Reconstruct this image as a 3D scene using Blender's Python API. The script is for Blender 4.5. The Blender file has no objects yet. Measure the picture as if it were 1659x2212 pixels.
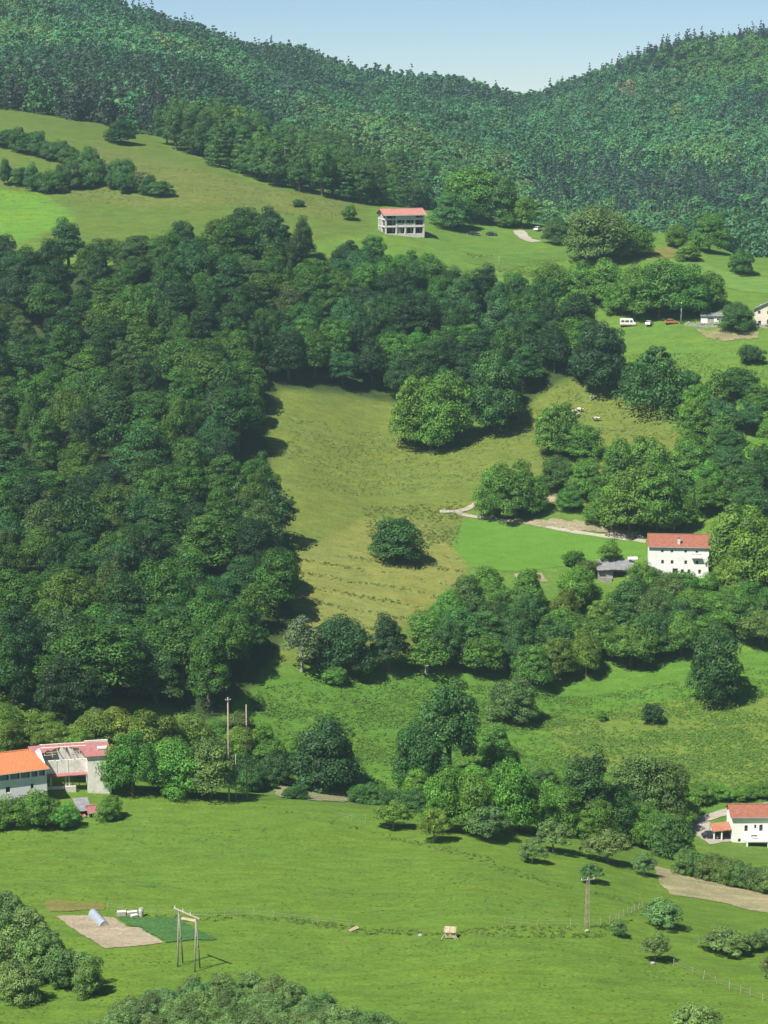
import bpy, bmesh, math, random
import numpy as np
from mathutils import Vector, Matrix
from mathutils.geometry import delaunay_2d_cdt

R = math.radians
rng = np.random.default_rng(7)
random.seed(7)
scene = bpy.context.scene
C = scene.collection

# ------------------------------------------------------------------ camera
# picture coordinates used below: 1659 x 2212 (the photograph as viewed)
PW, PH, F = 1659.0, 2212.0, 4704.0
PITCH = R(10.72)
CAMZ = 170.0
cam_d = bpy.data.cameras.new('camera')
cam = bpy.data.objects.new('camera', cam_d)
C.objects.link(cam)
cam_d.sensor_fit = 'HORIZONTAL'
cam_d.sensor_width = 36.0
cam_d.lens = 36.0 * F / PW
cam_d.clip_start = 1.0
cam_d.clip_end = 30000.0
cam.location = (0, 0, CAMZ)
cam.rotation_euler = (R(90) - PITCH, 0, 0)
scene.camera = cam

# ------------------------------------------------------------------ sky, sun, exposure
SUN_AZ = math.atan2(-0.73, -0.68)      # clockwise from +Y
SUN_EL = R(56)
world = bpy.data.worlds.new('World')
scene.world = world
world.use_nodes = True
nt = world.node_tree
bg = nt.nodes['Background']
sky = nt.nodes.new('ShaderNodeTexSky')
sky.sky_type = 'NISHITA'
sky.sun_disc = False
sky.sun_elevation = SUN_EL
sky.sun_rotation = SUN_AZ
sky.altitude = 300
sky.air_density = 0.65
sky.dust_density = 0.0
sky.ozone_density = 5.0
nt.links.new(sky.outputs[0], bg.inputs[0])
bg.inputs[1].default_value = 0.050
sun_d = bpy.data.lights.new('sun', 'SUN')
sun_d.energy = 4.2
sun_d.angle = R(0.53)
sun_d.color = (1.0, 0.95, 0.86)
sun = bpy.data.objects.new('sun', sun_d)
C.objects.link(sun)
to_sun = Vector((math.sin(SUN_AZ) * math.cos(SUN_EL), math.cos(SUN_AZ) * math.cos(SUN_EL), math.sin(SUN_EL)))
sun.rotation_euler = to_sun.to_track_quat('Z', 'Y').to_euler()
sun.location = (-200, 0, 500)
scene.view_settings.view_transform = 'Standard'
scene.view_settings.look = 'None'
scene.view_settings.gamma = 1.0
scene.view_settings.use_curve_mapping = False
scene.view_settings.exposure = 1.2
scene.render.engine = 'CYCLES'
scene.cycles.max_bounces = 5
scene.cycles.diffuse_bounces = 2
scene.cycles.transmission_bounces = 3
scene.cycles.volume_bounces = 0
scene.cycles.use_denoising = True

# ------------------------------------------------------------------ small helpers
def tag(o, label=None, cat=None, group=None, kind=None):
    if label: o['label'] = label
    if cat: o['category'] = cat
    if group: o['group'] = group
    if kind: o['kind'] = kind
    return o

def empty(name, loc, rz=0.0):
    o = bpy.data.objects.new(name, None)
    o.empty_display_size = 0.5
    C.objects.link(o)
    o.location = loc
    o.rotation_euler = (0, 0, rz)
    return o

def np_mesh(name, verts, faces, mats=(), smooth=False, cols=None, colname='Col'):
    """verts (N,3), faces (M,k) all with the same k."""
    me = bpy.data.meshes.new(name)
    verts = np.asarray(verts, np.float32)
    faces = np.asarray(faces, np.int32)
    M, k = faces.shape
    me.vertices.add(len(verts))
    me.vertices.foreach_set('co', verts.ravel())
    me.loops.add(M * k)
    me.loops.foreach_set('vertex_index', faces.ravel())
    me.polygons.add(M)
    me.polygons.foreach_set('loop_start', np.arange(0, M * k, k, dtype=np.int32))
    me.polygons.foreach_set('loop_total', np.full(M, k, np.int32))
    if smooth:
        me.polygons.foreach_set('use_smooth', np.ones(M, bool))
    for m in mats:
        me.materials.append(m)
    if cols is not None:
        a = me.color_attributes.new(colname, 'FLOAT_COLOR', 'POINT')
        cc = np.ones((len(verts), 4), np.float32)
        cc[:, :cols.shape[1]] = cols
        a.data.foreach_set('color', cc.ravel())
    me.update()
    me.validate()
    return me

def link(name, me, parent=None, loc=None):
    o = bpy.data.objects.new(name, me)
    C.objects.link(o)
    if parent is not None:
        o.parent = parent
    if loc is not None:
        o.location = loc
    return o

class MB:
    """collects shapes and links them as one mesh object"""
    def __init__(self):
        self.v, self.f = [], []
    def add(self, vs, fs):
        n = len(self.v)
        self.v += [tuple(p) for p in vs]
        self.f += [tuple(i + n for i in f) for f in fs]
        return self
    def box(self, x0, x1, y0, y1, z0, z1):
        vs = [(x0, y0, z0), (x1, y0, z0), (x1, y1, z0), (x0, y1, z0), (x0, y0, z1), (x1, y0, z1), (x1, y1, z1), (x0, y1, z1)]
        return self.add(vs, [(0, 3, 2, 1), (4, 5, 6, 7), (0, 1, 5, 4), (1, 2, 6, 5), (2, 3, 7, 6), (3, 0, 4, 7)])
    def slab(self, pts, t):
        """a polygon with thickness t below it (along z)"""
        n = len(pts)
        vs = [tuple(p) for p in pts] + [(p[0], p[1], p[2] - t) for p in pts]
        fs = [tuple(range(n)), tuple(range(2 * n - 1, n - 1, -1))]
        for i in range(n):
            j = (i + 1) % n
            fs.append((i, i + n, j + n, j))
        return self.add(vs, fs)
    def prism(self, pts, y0, y1):
        """polygon in xz, extruded along y"""
        n = len(pts)
        vs = [(p[0], y0, p[1]) for p in pts] + [(p[0], y1, p[1]) for p in pts]
        fs = [tuple(range(n)), tuple(range(2 * n - 1, n - 1, -1))]
        for i in range(n):
            j = (i + 1) % n
            fs.append((i, i + n, j + n, j))
        return self.add(vs, fs)
    def prism_x(self, pts, x0, x1):
        """polygon in yz, extruded along x"""
        n = len(pts)
        vs = [(x0, p[0], p[1]) for p in pts] + [(x1, p[0], p[1]) for p in pts]
        fs = [tuple(range(n)), tuple(range(2 * n - 1, n - 1, -1))]
        for i in range(n):
            j = (i + 1) % n
            fs.append((i, i + n, j + n, j))
        return self.add(vs, fs)
    def tube(self, path, rads, n=7, cap=True):
        path = [Vector(p) for p in path]
        vs, fs = [], []
        for k, p in enumerate(path):
            a = path[min(k + 1, len(path) - 1)] - path[max(k - 1, 0)]
            a.normalize()
            up = Vector((0, 0, 1)) if abs(a.z) < 0.9 else Vector((1, 0, 0))
            s = a.cross(up).normalized()
            t = s.cross(a)
            r = rads[k] if hasattr(rads, '__len__') else rads
            for i in range(n):
                an = 2 * math.pi * i / n
                vs.append(p + s * (r * math.cos(an)) + t * (r * math.sin(an)))
        for k in range(len(path) - 1):
            for i in range(n):
                j = (i + 1) % n
                fs.append((k * n + i, k * n + j, (k + 1) * n + j, (k + 1) * n + i))
        if cap:
            fs.append(tuple(range(n - 1, -1, -1)))
            fs.append(tuple(range((len(path) - 1) * n, len(path) * n)))
        return self.add(vs, fs)
    def wall(self, x0, x1, z0, z1, y0, y1, holes):
        """wall in the xz plane between y0 and y1 with rectangular openings (hx0,hx1,hz0,hz1)"""
        xs = sorted({x0, x1, *[h[0] for h in holes], *[h[1] for h in holes]})
        zs = sorted({z0, z1, *[h[2] for h in holes], *[h[3] for h in holes]})
        for a, b in zip(xs, xs[1:]):
            for c, d in zip(zs, zs[1:]):
                mx, mz = (a + b) / 2, (c + d) / 2
                if any(h[0] < mx < h[1] and h[2] < mz < h[3] for h in holes):
                    continue
                self.box(a, b, y0, y1, c, d)
        return self
    def build(self, name, mat, parent=None, smooth=False, bevel=0):
        me = bpy.data.meshes.new(name)
        me.from_pydata([tuple(map(float, p)) for p in self.v], [], self.f)
        bm = bmesh.new(); bm.from_mesh(me)
        bmesh.ops.recalc_face_normals(bm, faces=bm.faces)
        bm.to_mesh(me); bm.free()
        me.materials.append(mat)
        if smooth:
            for p in me.polygons: p.use_smooth = True
        return link(name, me, parent)

# ------------------------------------------------------------------ materials
def new_mat(name):
    m = bpy.data.materials.new(name)
    m.use_nodes = True
    t = m.node_tree
    return m, t, t.nodes['Principled BSDF']

def surf(name, col, rough=0.8, var=0.25, scale=1.0, bump=0.0, spec=0.3, dirt=None, dirt_scale=0.6, dirt_amt=0.5, metal=0.0, stretch=(1, 1, 1)):
    m, t, b = new_mat(name)
    tc = t.nodes.new('ShaderNodeTexCoord')
    mp = t.nodes.new('ShaderNodeMapping'); mp.inputs['Scale'].default_value = stretch
    t.links.new(tc.outputs['Object'], mp.inputs[0])
    n = t.nodes.new('ShaderNodeTexNoise'); n.inputs['Scale'].default_value = scale; n.inputs['Detail'].default_value = 6; n.inputs['Roughness'].default_value = 0.65
    t.links.new(mp.outputs[0], n.inputs['Vector'])
    r = t.nodes.new('ShaderNodeValToRGB')
    lo = [c * (1 - var) for c in col]; hi = [min(1, c * (1 + var)) for c in col]
    r.color_ramp.elements[0].position = 0.3; r.color_ramp.elements[1].position = 0.7
    r.color_ramp.elements[0].color = (*lo, 1); r.color_ramp.elements[1].color = (*hi, 1)
    t.links.new(n.outputs[0], r.inputs[0])
    out = r.outputs[0]
    if dirt is not None:
        n2 = t.nodes.new('ShaderNodeTexNoise'); n2.inputs['Scale'].default_value = dirt_scale; n2.inputs['Detail'].default_value = 8; n2.inputs['Roughness'].default_value = 0.7
        t.links.new(mp.outputs[0], n2.inputs['Vector'])
        r2 = t.nodes.new('ShaderNodeValToRGB')
        r2.color_ramp.elements[0].position = 0.5; r2.color_ramp.elements[1].position = 0.72
        r2.color_ramp.elements[0].color = (0, 0, 0, 1); r2.color_ramp.elements[1].color = (dirt_amt,) * 3 + (1,)
        t.links.new(n2.outputs[0], r2.inputs[0])
        mx = t.nodes.new('ShaderNodeMix'); mx.data_type = 'RGBA'
        t.links.new(r2.outputs[0], mx.inputs['Factor']); t.links.new(out, mx.inputs['A'])
        mx.inputs['B'].default_value = (*dirt, 1)
        out = mx.outputs['Result']
    t.links.new(out, b.inputs['Base Color'])
    b.inputs['Roughness'].default_value = rough
    b.inputs['Specular IOR Level'].default_value = spec
    b.inputs['Metallic'].default_value = metal
    if bump:
        bp = t.nodes.new('ShaderNodeBump'); bp.inputs['Strength'].default_value = bump; bp.inputs['Distance'].default_value = 0.1
        t.links.new(n.outputs[0], bp.inputs['Height']); t.links.new(bp.outputs[0], b.inputs['Normal'])
    return m

def ground_mat(name, attr=True, col=(0.1, 0.2, 0.03), amount=0.22, fine=0.26, bump=0.6, warm=(1.35, 1.08, 0.75), rows=None):
    """earth or grass: colour from the land-use attribute (or one colour), broken by noise at several sizes"""
    m, t, b = new_mat(name)
    geo = t.nodes.new('ShaderNodeNewGeometry')
    if attr:
        a = t.nodes.new('ShaderNodeAttribute'); a.attribute_name = 'Col'
        base = a.outputs['Color']
    else:
        a = t.nodes.new('ShaderNodeRGB'); a.outputs[0].default_value = (*col, 1)
        base = a.outputs[0]
    def noise(sc, det=5, rough=0.6, vec=None):
        n = t.nodes.new('ShaderNodeTexNoise'); n.inputs['Scale'].default_value = sc; n.inputs['Detail'].default_value = det; n.inputs['Roughness'].default_value = rough
        t.links.new(vec or geo.outputs['Position'], n.inputs['Vector'])
        return n.outputs[0]
    def rmap(v, a0, a1, b0, b1):
        n = t.nodes.new('ShaderNodeMapRange'); n.inputs[1].default_value = a0; n.inputs[2].default_value = a1; n.inputs[3].default_value = b0; n.inputs[4].default_value = b1
        t.links.new(v, n.inputs[0]); return n.outputs[0]
    def mul(c, f):
        n = t.nodes.new('ShaderNodeVectorMath'); n.operation = 'SCALE'
        t.links.new(c, n.inputs[0]); t.links.new(f, n.inputs['Scale']); return n.outputs[0]
    warmc = t.nodes.new('ShaderNodeVectorMath'); warmc.operation = 'MULTIPLY'
    t.links.new(base, warmc.inputs[0]); warmc.inputs[1].default_value = warm
    mp = t.nodes.new('ShaderNodeMapping'); mp.inputs['Scale'].default_value = (1, 2.6, 2.6)
    t.links.new(geo.outputs['Position'], mp.inputs[0])
    mx = t.nodes.new('ShaderNodeMix'); mx.data_type = 'RGBA'
    f1 = rmap(noise(0.035, 7, 0.68, mp.outputs[0]), 0.42, 0.72, 0.0, 0.6)
    t.links.new(f1, mx.inputs['Factor']); t.links.new(base, mx.inputs['A']); t.links.new(warmc.outputs[0], mx.inputs['B'])
    c = mx.outputs['Result']
    c = mul(c, rmap(noise(0.16, 6, 0.7, mp.outputs[0]), 0.3, 0.7, 1 - amount, 1 + amount))
    fn = noise(1.7, 4, 0.7)
    c = mul(c, rmap(fn, 0.3, 0.7, 1 - fine, 1 + fine))
    if rows:
        w = t.nodes.new('ShaderNodeTexWave'); w.inputs['Scale'].default_value = rows[0]; w.inputs['Distortion'].default_value = 0.6; w.inputs['Detail'].default_value = 2
        m2 = t.nodes.new('ShaderNodeMapping'); m2.inputs['Rotation'].default_value = (0, 0, rows[1])
        t.links.new(geo.outputs['Position'], m2.inputs[0]); t.links.new(m2.outputs[0], w.inputs['Vector'])
        c = mul(c, rmap(w.outputs['Fac'], 0, 1, 1 - rows[2], 1 + rows[2]))
    t.links.new(c, b.inputs['Base Color'])
    b.inputs['Roughness'].default_value = 0.95
    b.inputs['Specular IOR Level'].default_value = 0.08
    if bump:
        bp = t.nodes.new('ShaderNodeBump'); bp.inputs['Strength'].default_value = bump; bp.inputs['Distance'].default_value = 0.35
        t.links.new(noise(0.9, 6, 0.75), bp.inputs['Height']); t.links.new(bp.outputs[0], b.inputs['Normal'])
    return m

def leaf_mat(name, objcol=True, trans=0.28, instancer=False):
    m, t, b = new_mat(name)
    at = t.nodes.new('ShaderNodeAttribute'); at.attribute_name = 'Col'
    if objcol:
        oi = t.nodes.new('ShaderNodeObjectInfo')
        v = t.nodes.new('ShaderNodeVectorMath'); v.operation = 'MULTIPLY'
        t.links.new(oi.outputs['Color'], v.inputs[0]); t.links.new(at.outputs['Color'], v.inputs[1])
        col = v.outputs[0]
    elif instancer:
        oi = t.nodes.new('ShaderNodeAttribute'); oi.attribute_name = 'tint'; oi.attribute_type = 'INSTANCER'
        v = t.nodes.new('ShaderNodeVectorMath'); v.operation = 'MULTIPLY'
        t.links.new(oi.outputs['Color'], v.inputs[0]); t.links.new(at.outputs['Color'], v.inputs[1])
        col = v.outputs[0]
    else:
        col = at.outputs['Color']
    t.links.new(col, b.inputs['Base Color'])
    b.inputs['Roughness'].default_value = 0.55
    b.inputs['Specular IOR Level'].default_value = 0.25
    tr = t.nodes.new('ShaderNodeBsdfTranslucent')
    wv = t.nodes.new('ShaderNodeVectorMath'); wv.operation = 'MULTIPLY'; wv.inputs[1].default_value = (1.25, 1.35, 0.6)
    t.links.new(col, wv.inputs[0]); t.links.new(wv.outputs[0], tr.inputs['Color'])
    ms = t.nodes.new('ShaderNodeMixShader'); ms.inputs[0].default_value = trans
    t.links.new(b.outputs[0], ms.inputs[1]); t.links.new(tr.outputs[0], ms.inputs[2])
    t.links.new(ms.outputs[0], t.nodes['Material Output'].inputs['Surface'])
    return m

M = {}
M['ground'] = ground_mat('ground')
M['leaf'] = leaf_mat('leaf')
M['far_leaf'] = leaf_mat('far_leaf', objcol=False, trans=0.3, instancer=True)
M['grass_blade'] = leaf_mat('grass_blade', objcol=False, trans=0.3)
M['bark'] = surf('bark', (0.11, 0.09, 0.07), 0.95, 0.35, 3, 0.4)
M['bark_pale'] = surf('bark_pale', (0.28, 0.25, 0.21), 0.95, 0.3, 3, 0.4)
M['white'] = surf('white_plaster', (0.78, 0.77, 0.74), 0.9, 0.05, 0.8, 0.1, dirt=(0.45, 0.43, 0.38), dirt_scale=0.35, dirt_amt=0.35)
M['cream'] = surf('cream_plaster', (0.62, 0.58, 0.48), 0.9, 0.08, 0.8, 0.1, dirt=(0.4, 0.36, 0.3), dirt_scale=0.5, dirt_amt=0.4)
M['old_plaster'] = surf('old_plaster', (0.72, 0.69, 0.63), 0.95, 0.12, 0.8, 0.2, dirt=(0.3, 0.27, 0.24), dirt_scale=0.6, dirt_amt=0.6)
M['concrete'] = surf('concrete', (0.58, 0.55, 0.49), 0.9, 0.1, 0.8, 0.1, dirt=(0.35, 0.33, 0.3), dirt_scale=0.6, dirt_amt=0.5)
M['grey_block'] = surf('grey_block', (0.33, 0.32, 0.30), 0.95, 0.2, 1.5, 0.3)
M['shaded_block'] = surf('shaded_block', (0.10, 0.10, 0.095), 0.95, 0.2, 1.5, 0.3)  # block colour darkened to stand for shade inside the open storeys
M['carport_tile'] = surf('carport_tile', (0.30, 0.13, 0.075), 0.9, 0.25, 1.6, 0.3)
M['red_tile'] = surf('red_tile', (0.25, 0.095, 0.062), 0.9, 0.3, 1.6, 0.4, dirt=(0.24, 0.13, 0.09), dirt_scale=0.9, dirt_amt=0.6, stretch=(1, 1, 1))
M['orange_tile'] = surf('orange_tile', (0.46, 0.155, 0.062), 0.9, 0.2, 2.2, 0.4, dirt=(0.33, 0.15, 0.08), dirt_scale=0.8, dirt_amt=0.6)
M['pink_tile'] = surf('pink_tile', (0.29, 0.115, 0.112), 0.9, 0.3, 2.2, 0.4, dirt=(0.26, 0.17, 0.15), dirt_scale=0.7, dirt_amt=0.8)
M['pale_red_tile'] = surf('pale_red_tile', (0.34, 0.145, 0.115), 0.9, 0.2, 1.2, 0.3, dirt=(0.45, 0.28, 0.22), dirt_scale=0.9, dirt_amt=0.5)
M['slate'] = surf('grey_roof', (0.17, 0.17, 0.175), 0.8, 0.2, 2, 0.3, dirt=(0.34, 0.33, 0.31), dirt_scale=0.8, dirt_amt=0.6)
M['dark_wood'] = surf('dark_wood', (0.06, 0.045, 0.035), 0.9, 0.3, 3)
M['wood'] = surf('weathered_wood', (0.30, 0.25, 0.19), 0.9, 0.3, 3, 0.3)
M['pale_wood'] = surf('pale_wood', (0.40, 0.32, 0.21), 0.9, 0.25, 2, 0.3)
M['glass'] = surf('window_glass', (0.05, 0.055, 0.06), 0.15, 0.2, 2, spec=0.6)
M['blue_sheet'] = surf('blue_grey_sheet', (0.20, 0.25, 0.33), 0.5, 0.15, 1.5)
M['film'] = surf('plastic_film', (0.26, 0.30, 0.36), 0.4, 0.12, 1.5)
M['stone'] = surf('stone', (0.28, 0.265, 0.235), 0.95, 0.35, 2.2, 0.6)
M['metal'] = surf('galvanised', (0.36, 0.37, 0.37), 0.5, 0.15, 3, metal=0.3)
M['tyre'] = surf('tyre', (0.02, 0.02, 0.02), 0.9, 0.1, 3)
M['rim'] = surf('rim', (0.45, 0.45, 0.46), 0.4, 0.1, 3, metal=0.6)
M['car_dark'] = surf('car_dark', (0.02, 0.025, 0.04), 0.3, 0.1, 2, spec=0.5)
M['car_white'] = surf('car_white', (0.75, 0.75, 0.74), 0.35, 0.04, 2, spec=0.5)
M['car_orange'] = surf('car_orange', (0.50, 0.16, 0.06), 0.5, 0.12, 2, spec=0.4)
M['rust'] = surf('rust_orange', (0.62, 0.22, 0.07), 0.9, 0.25, 2)
M['lamp'] = surf('lamp_glass', (0.7, 0.68, 0.6), 0.2, 0.05, 2)

# ------------------------------------------------------------------ picture <-> place
def ray(px, py):
    u = (px - PW / 2) / F
    v = (PH / 2 - py) / F
    return np.array([u, math.cos(PITCH) + v * math.sin(PITCH), -math.sin(PITCH) + v * math.cos(PITCH)])

def slope_at(py):
    d = ray(0, py)
    return d[2] / d[1]

def to_pix(X, Y, Z):
    Zr = Z - CAMZ
    fw = Y * math.cos(PITCH) - Zr * math.sin(PITCH)
    up = Y * math.sin(PITCH) + Zr * math.cos(PITCH)
    fw = np.maximum(fw, 1e-3)
    return PW / 2 + F * X / fw, PH / 2 - F * up / fw

# ------------------------------------------------------------------ terrain
def pchip(x, y, xq):
    x = np.asarray(x, float); y = np.asarray(y, float)
    h = np.diff(x); d = np.diff(y) / h
    m = np.zeros_like(x)
    for k in range(1, len(x) - 1):
        if d[k - 1] * d[k] > 0:
            w1 = 2 * h[k] + h[k - 1]; w2 = h[k] + 2 * h[k - 1]
            m[k] = (w1 + w2) / (w1 / d[k - 1] + w2 / d[k])
    m[0], m[-1] = d[0], d[-1]
    i = np.clip(np.searchsorted(x, xq) - 1, 0, len(x) - 2)
    t = np.clip((xq - x[i]) / h[i], 0, 1)
    t2, t3 = t * t, t * t * t
    return (2*t3-3*t2+1)*y[i] + (t3-2*t2+t)*h[i]*m[i] + (-2*t3+3*t2)*y[i+1] + (t3-t2)*h[i]*m[i+1]

_perm = rng.random((256, 256))
def vnoise(x, y):
    xi = np.floor(x).astype(int); yi = np.floor(y).astype(int)
    fx = x - xi; fy = y - yi
    fx = fx * fx * (3 - 2 * fx); fy = fy * fy * (3 - 2 * fy)
    g = lambda a, b: _perm[a % 256, b % 256]
    return (g(xi, yi) * (1 - fx) + g(xi + 1, yi) * fx) * (1 - fy) + (g(xi, yi + 1) * (1 - fx) + g(xi + 1, yi + 1) * fx) * fy
def fbm(x, y, octs=4):
    s = 0; a = 0.5
    for k in range(octs):
        s = s + a * (vnoise(x * 2 ** k + 17 * k, y * 2 ** k - 9 * k) - 0.5); a *= 0.5
    return s

# profiles: azimuth (px in the 1920-wide photograph) -> [(py of the 2560-high photograph, distance Y)]
near = [('z', -150, 14), ('z', -20, 0), ('z', 0, -1.7), ('z', 8, -6.5), ('z', 60, -38), ('z', 200, -108)]
prof = {
 -260: [(2560, 300), (2310, 352), (2050, 415), (1960, 430), (1850, 447), (1700, 482), (1500, 532), (1300, 588), (1100, 640), (900, 690), (700, 742), (560, 800), (420, 880), (300, 960), (250, 1050), (110, 1280), (-20, 1400), (-150, 1490)],
 0:    [(2560, 300), (2310, 352), (2050, 415), (1960, 430), (1850, 447), (1700, 482), (1500, 532), (1300, 588), (1100, 640), (900, 690), (700, 742), (560, 800), (430, 862), (300, 940), (250, 1050), (110, 1290), (0, 1400), (-80, 1480)],
 480:  [(2560, 300), (2420, 326), (2310, 352), (2100, 404), (1990, 432), (1960, 452), (1900, 465), (1700, 500), (1500, 545), (1300, 592), (1100, 640), (900, 688), (700, 740), (560, 800), (480, 838), (415, 885), (345, 990), (220, 1190), (140, 1380), (92, 1490)],
 720:  [(2560, 300), (2310, 353), (2120, 400), (2010, 430), (1985, 448), (1945, 466), (1850, 484), (1700, 511), (1520, 546), (1360, 583), (1200, 623), (1050, 665), (900, 702), (740, 748), (590, 795), (520, 830), (460, 875), (440, 985), (330, 1230), (240, 1460), (158, 1600)],
 960:  [(2560, 300), (2310, 354), (2150, 395), (2030, 428), (2010, 445), (1985, 468), (1900, 484), (1700, 522), (1550, 548), (1430, 576), (1250, 625), (1120, 662), (980, 702), (790, 745), (620, 790), (585, 802), (555, 830), (520, 872), (545, 960), (450, 1100), (330, 1310), (260, 1560), (215, 1680)],
 1200: [(2560, 299), (2350, 340), (2150, 392), (2060, 428), (2020, 455), (1970, 474), (1870, 495), (1700, 530), (1580, 553), (1435, 580), (1280, 620), (1130, 655), (1020, 686), (940, 700), (800, 742), (650, 790), (610, 812), (575, 845), (540, 875), (600, 980), (500, 1150), (390, 1350), (300, 1560), (248, 1720)],
 1310: [(2560, 298), (2400, 328), (2310, 350), (2180, 387), (2080, 426), (2030, 456), (1965, 477), (1860, 500), (1700, 535), (1590, 556), (1440, 581), (1290, 616), (1140, 650), (1035, 679), (945, 697), (805, 738), (675, 780), (625, 804), (588, 836), (555, 866), (630, 990), (530, 1175), (395, 1375), (315, 1600), (280, 1760)],
 1440: [(2560, 298), (2400, 328), (2310, 350), (2200, 385), (2100, 425), (2040, 458), (1960, 480), (1850, 505), (1700, 540), (1600, 560), (1443, 583), (1300, 612), (1150, 645), (1050, 672), (950, 694), (810, 735), (700, 770), (640, 796), (600, 826), (570, 856), (660, 1000), (560, 1200), (400, 1400), (275, 1650), (228, 1780)],
 1700: [(2560, 298), (2450, 320), (2300, 362), (2230, 392), (2150, 430), (2100, 452), (2030, 470), (1950, 488), (1850, 508), (1700, 538), (1600, 556), (1443, 582), (1330, 602), (1200, 630), (1050, 664), (950, 688), (810, 725), (720, 758), (660, 790), (620, 822), (580, 850), (680, 980), (570, 1170), (400, 1390), (250, 1620), (128, 1740)],
 1920: [(2560, 298), (2470, 318), (2330, 362), (2250, 395), (2180, 425), (2110, 452), (2030, 470), (1950, 488), (1850, 506), (1700, 535), (1600, 553), (1430, 580), (1300, 606), (1180, 630), (1050, 660), (960, 682), (815, 715), (740, 745), (690, 775), (650, 806), (720, 940), (600, 1130), (400, 1380), (250, 1550), (160, 1680), (92, 1760)],
 2200: [(2560, 298), (2470, 318), (2330, 362), (2250, 395), (2180, 425), (2110, 452), (2030, 470), (1950, 488), (1850, 506), (1700, 535), (1600, 553), (1430, 580), (1300, 606), (1180, 630), (1050, 660), (960, 682), (815, 715), (740, 745), (690, 775), (650, 806), (720, 940), (600, 1130), (400, 1380), (250, 1550), (130, 1680), (20, 1770)],
}
K = PW / 1920.0
Yrows = np.concatenate([np.arange(-150, 285, 9.0), np.arange(285, 880, 1.35), np.arange(880, 2000, 6.5), np.array([2020, 2060, 2120, 2200, 2350, 2600, 3000, 3600, 4500, 6000, 9000, 14000])])
scol = np.concatenate([np.linspace(-2.2, -0.24, 14), np.linspace(-0.225, 0.225, 300), np.linspace(0.24, 2.2, 14)])
YOFF = 200.0
az = np.array(sorted(prof)); 
azs = (az * K - PW / 2) / F
zc = []
for a_ in az:
    ys = [q[1] for q in near]; zs = [q[2] for q in near]
    for (py, Yd) in prof[a_]:
        ys.append(Yd); zs.append(Yd * slope_at(py * K))
    zl, yl = zs[-1], ys[-1]
    for dY, dz in ((60, -5), (250, -45), (700, -130), (1500, -190), (13000, -200)):
        ys.append(yl + dY); zs.append(zl + dz)
    zc.append(pchip(ys, zs, Yrows))
zc = np.array(zc)                                   # (columns, rows)
GX = scol[None, :] * (Yrows[:, None] + YOFF)
GY = np.repeat(Yrows[:, None], len(scol), 1)
aq = GX / np.maximum(GY, 60)
aq = np.clip(aq, azs[0], azs[-1])
idx = np.clip(np.searchsorted(azs, aq) - 1, 0, len(azs) - 2)
tt = (aq - azs[idx]) / (azs[idx + 1] - azs[idx])
tt = tt * 0.55 + 0.45 * (tt * tt * (3 - 2 * tt))
jj = np.repeat(np.arange(len(Yrows))[:, None], len(scol), 1)
GZ = zc[idx, jj] * (1 - tt) + zc[idx + 1, jj] * tt
for _ in range(14):
    GZ[:, 1:-1] = GZ[:, 1:-1] * 0.5 + 0.25 * (GZ[:, :-2] + GZ[:, 2:])
wn = np.clip((GY - 280) / 60, 0, 1)
far = np.clip((GY - 950) / 300, 0, 1)
GZ = GZ + wn * (fbm(GX / 45, GY / 45) * 3.0 * (1 + 4 * far) + fbm(GX / 9 + 50, GY / 9) * 0.7)
# shelf-like steps trodden along the dry part of the meadow
GZ = GZ + CAMZ

NX, NY = len(scol), len(Yrows)
def height(x, y):
    x = np.asarray(x, float); y = np.asarray(y, float)
    s = x / (y + YOFF)
    i = np.clip(np.searchsorted(scol, s) - 1, 0, NX - 2)
    j = np.clip(np.searchsorted(Yrows, y) - 1, 0, NY - 2)
    a = np.clip((s - scol[i]) / (scol[i + 1] - scol[i]), 0, 1)
    b = np.clip((y - Yrows[j]) / (Yrows[j + 1] - Yrows[j]), 0, 1)
    return (GZ[j, i] * (1 - a) + GZ[j, i + 1] * a) * (1 - b) + (GZ[j + 1, i] * (1 - a) + GZ[j + 1, i + 1] * a) * b

_Ym = np.concatenate([np.arange(270, 900, 0.5), np.arange(900, 2500, 2.0)])
def ground(px, py, ymin=270.0):
    """the first point of the terrain under this pixel, farther than ymin"""
    d = ray(px, py)
    Y = _Ym[_Ym >= ymin]
    X = Y * d[0] / d[1]; Z = CAMZ + Y * d[2] / d[1]
    h = height(X, Y)
    below = Z <= h
    if below.any():
        k = int(np.argmax(below))
        if k > 0:
            g0 = Z[k - 1] - h[k - 1]; g1 = Z[k] - h[k]
            t = g0 / (g0 - g1) if g0 > g1 else 0
            y = Y[k - 1] + t * (Y[k] - Y[k - 1])
        else:
            y = Y[0]
    else:
        k = int(np.argmin(Z - h)); y = Y[k]
    x = y * d[0] / d[1]
    return Vector((x, y, float(height(x, y))))

def ppm(p):
    return F / (p - Vector((0, 0, CAMZ))).length

def inpoly(px, py, poly):
    inside = np.zeros(np.shape(px), bool)
    n = len(poly)
    for i in range(n):
        x0, y0 = poly[i]; x1, y1 = poly[(i + 1) % n]
        c = ((y0 > py) != (y1 > py))
        with np.errstate(divide='ignore', invalid='ignore'):
            xi = (x1 - x0) * (py - y0) / (y1 - y0 + 1e-12) + x0
        inside ^= c & (px < xi)
    return inside

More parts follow.
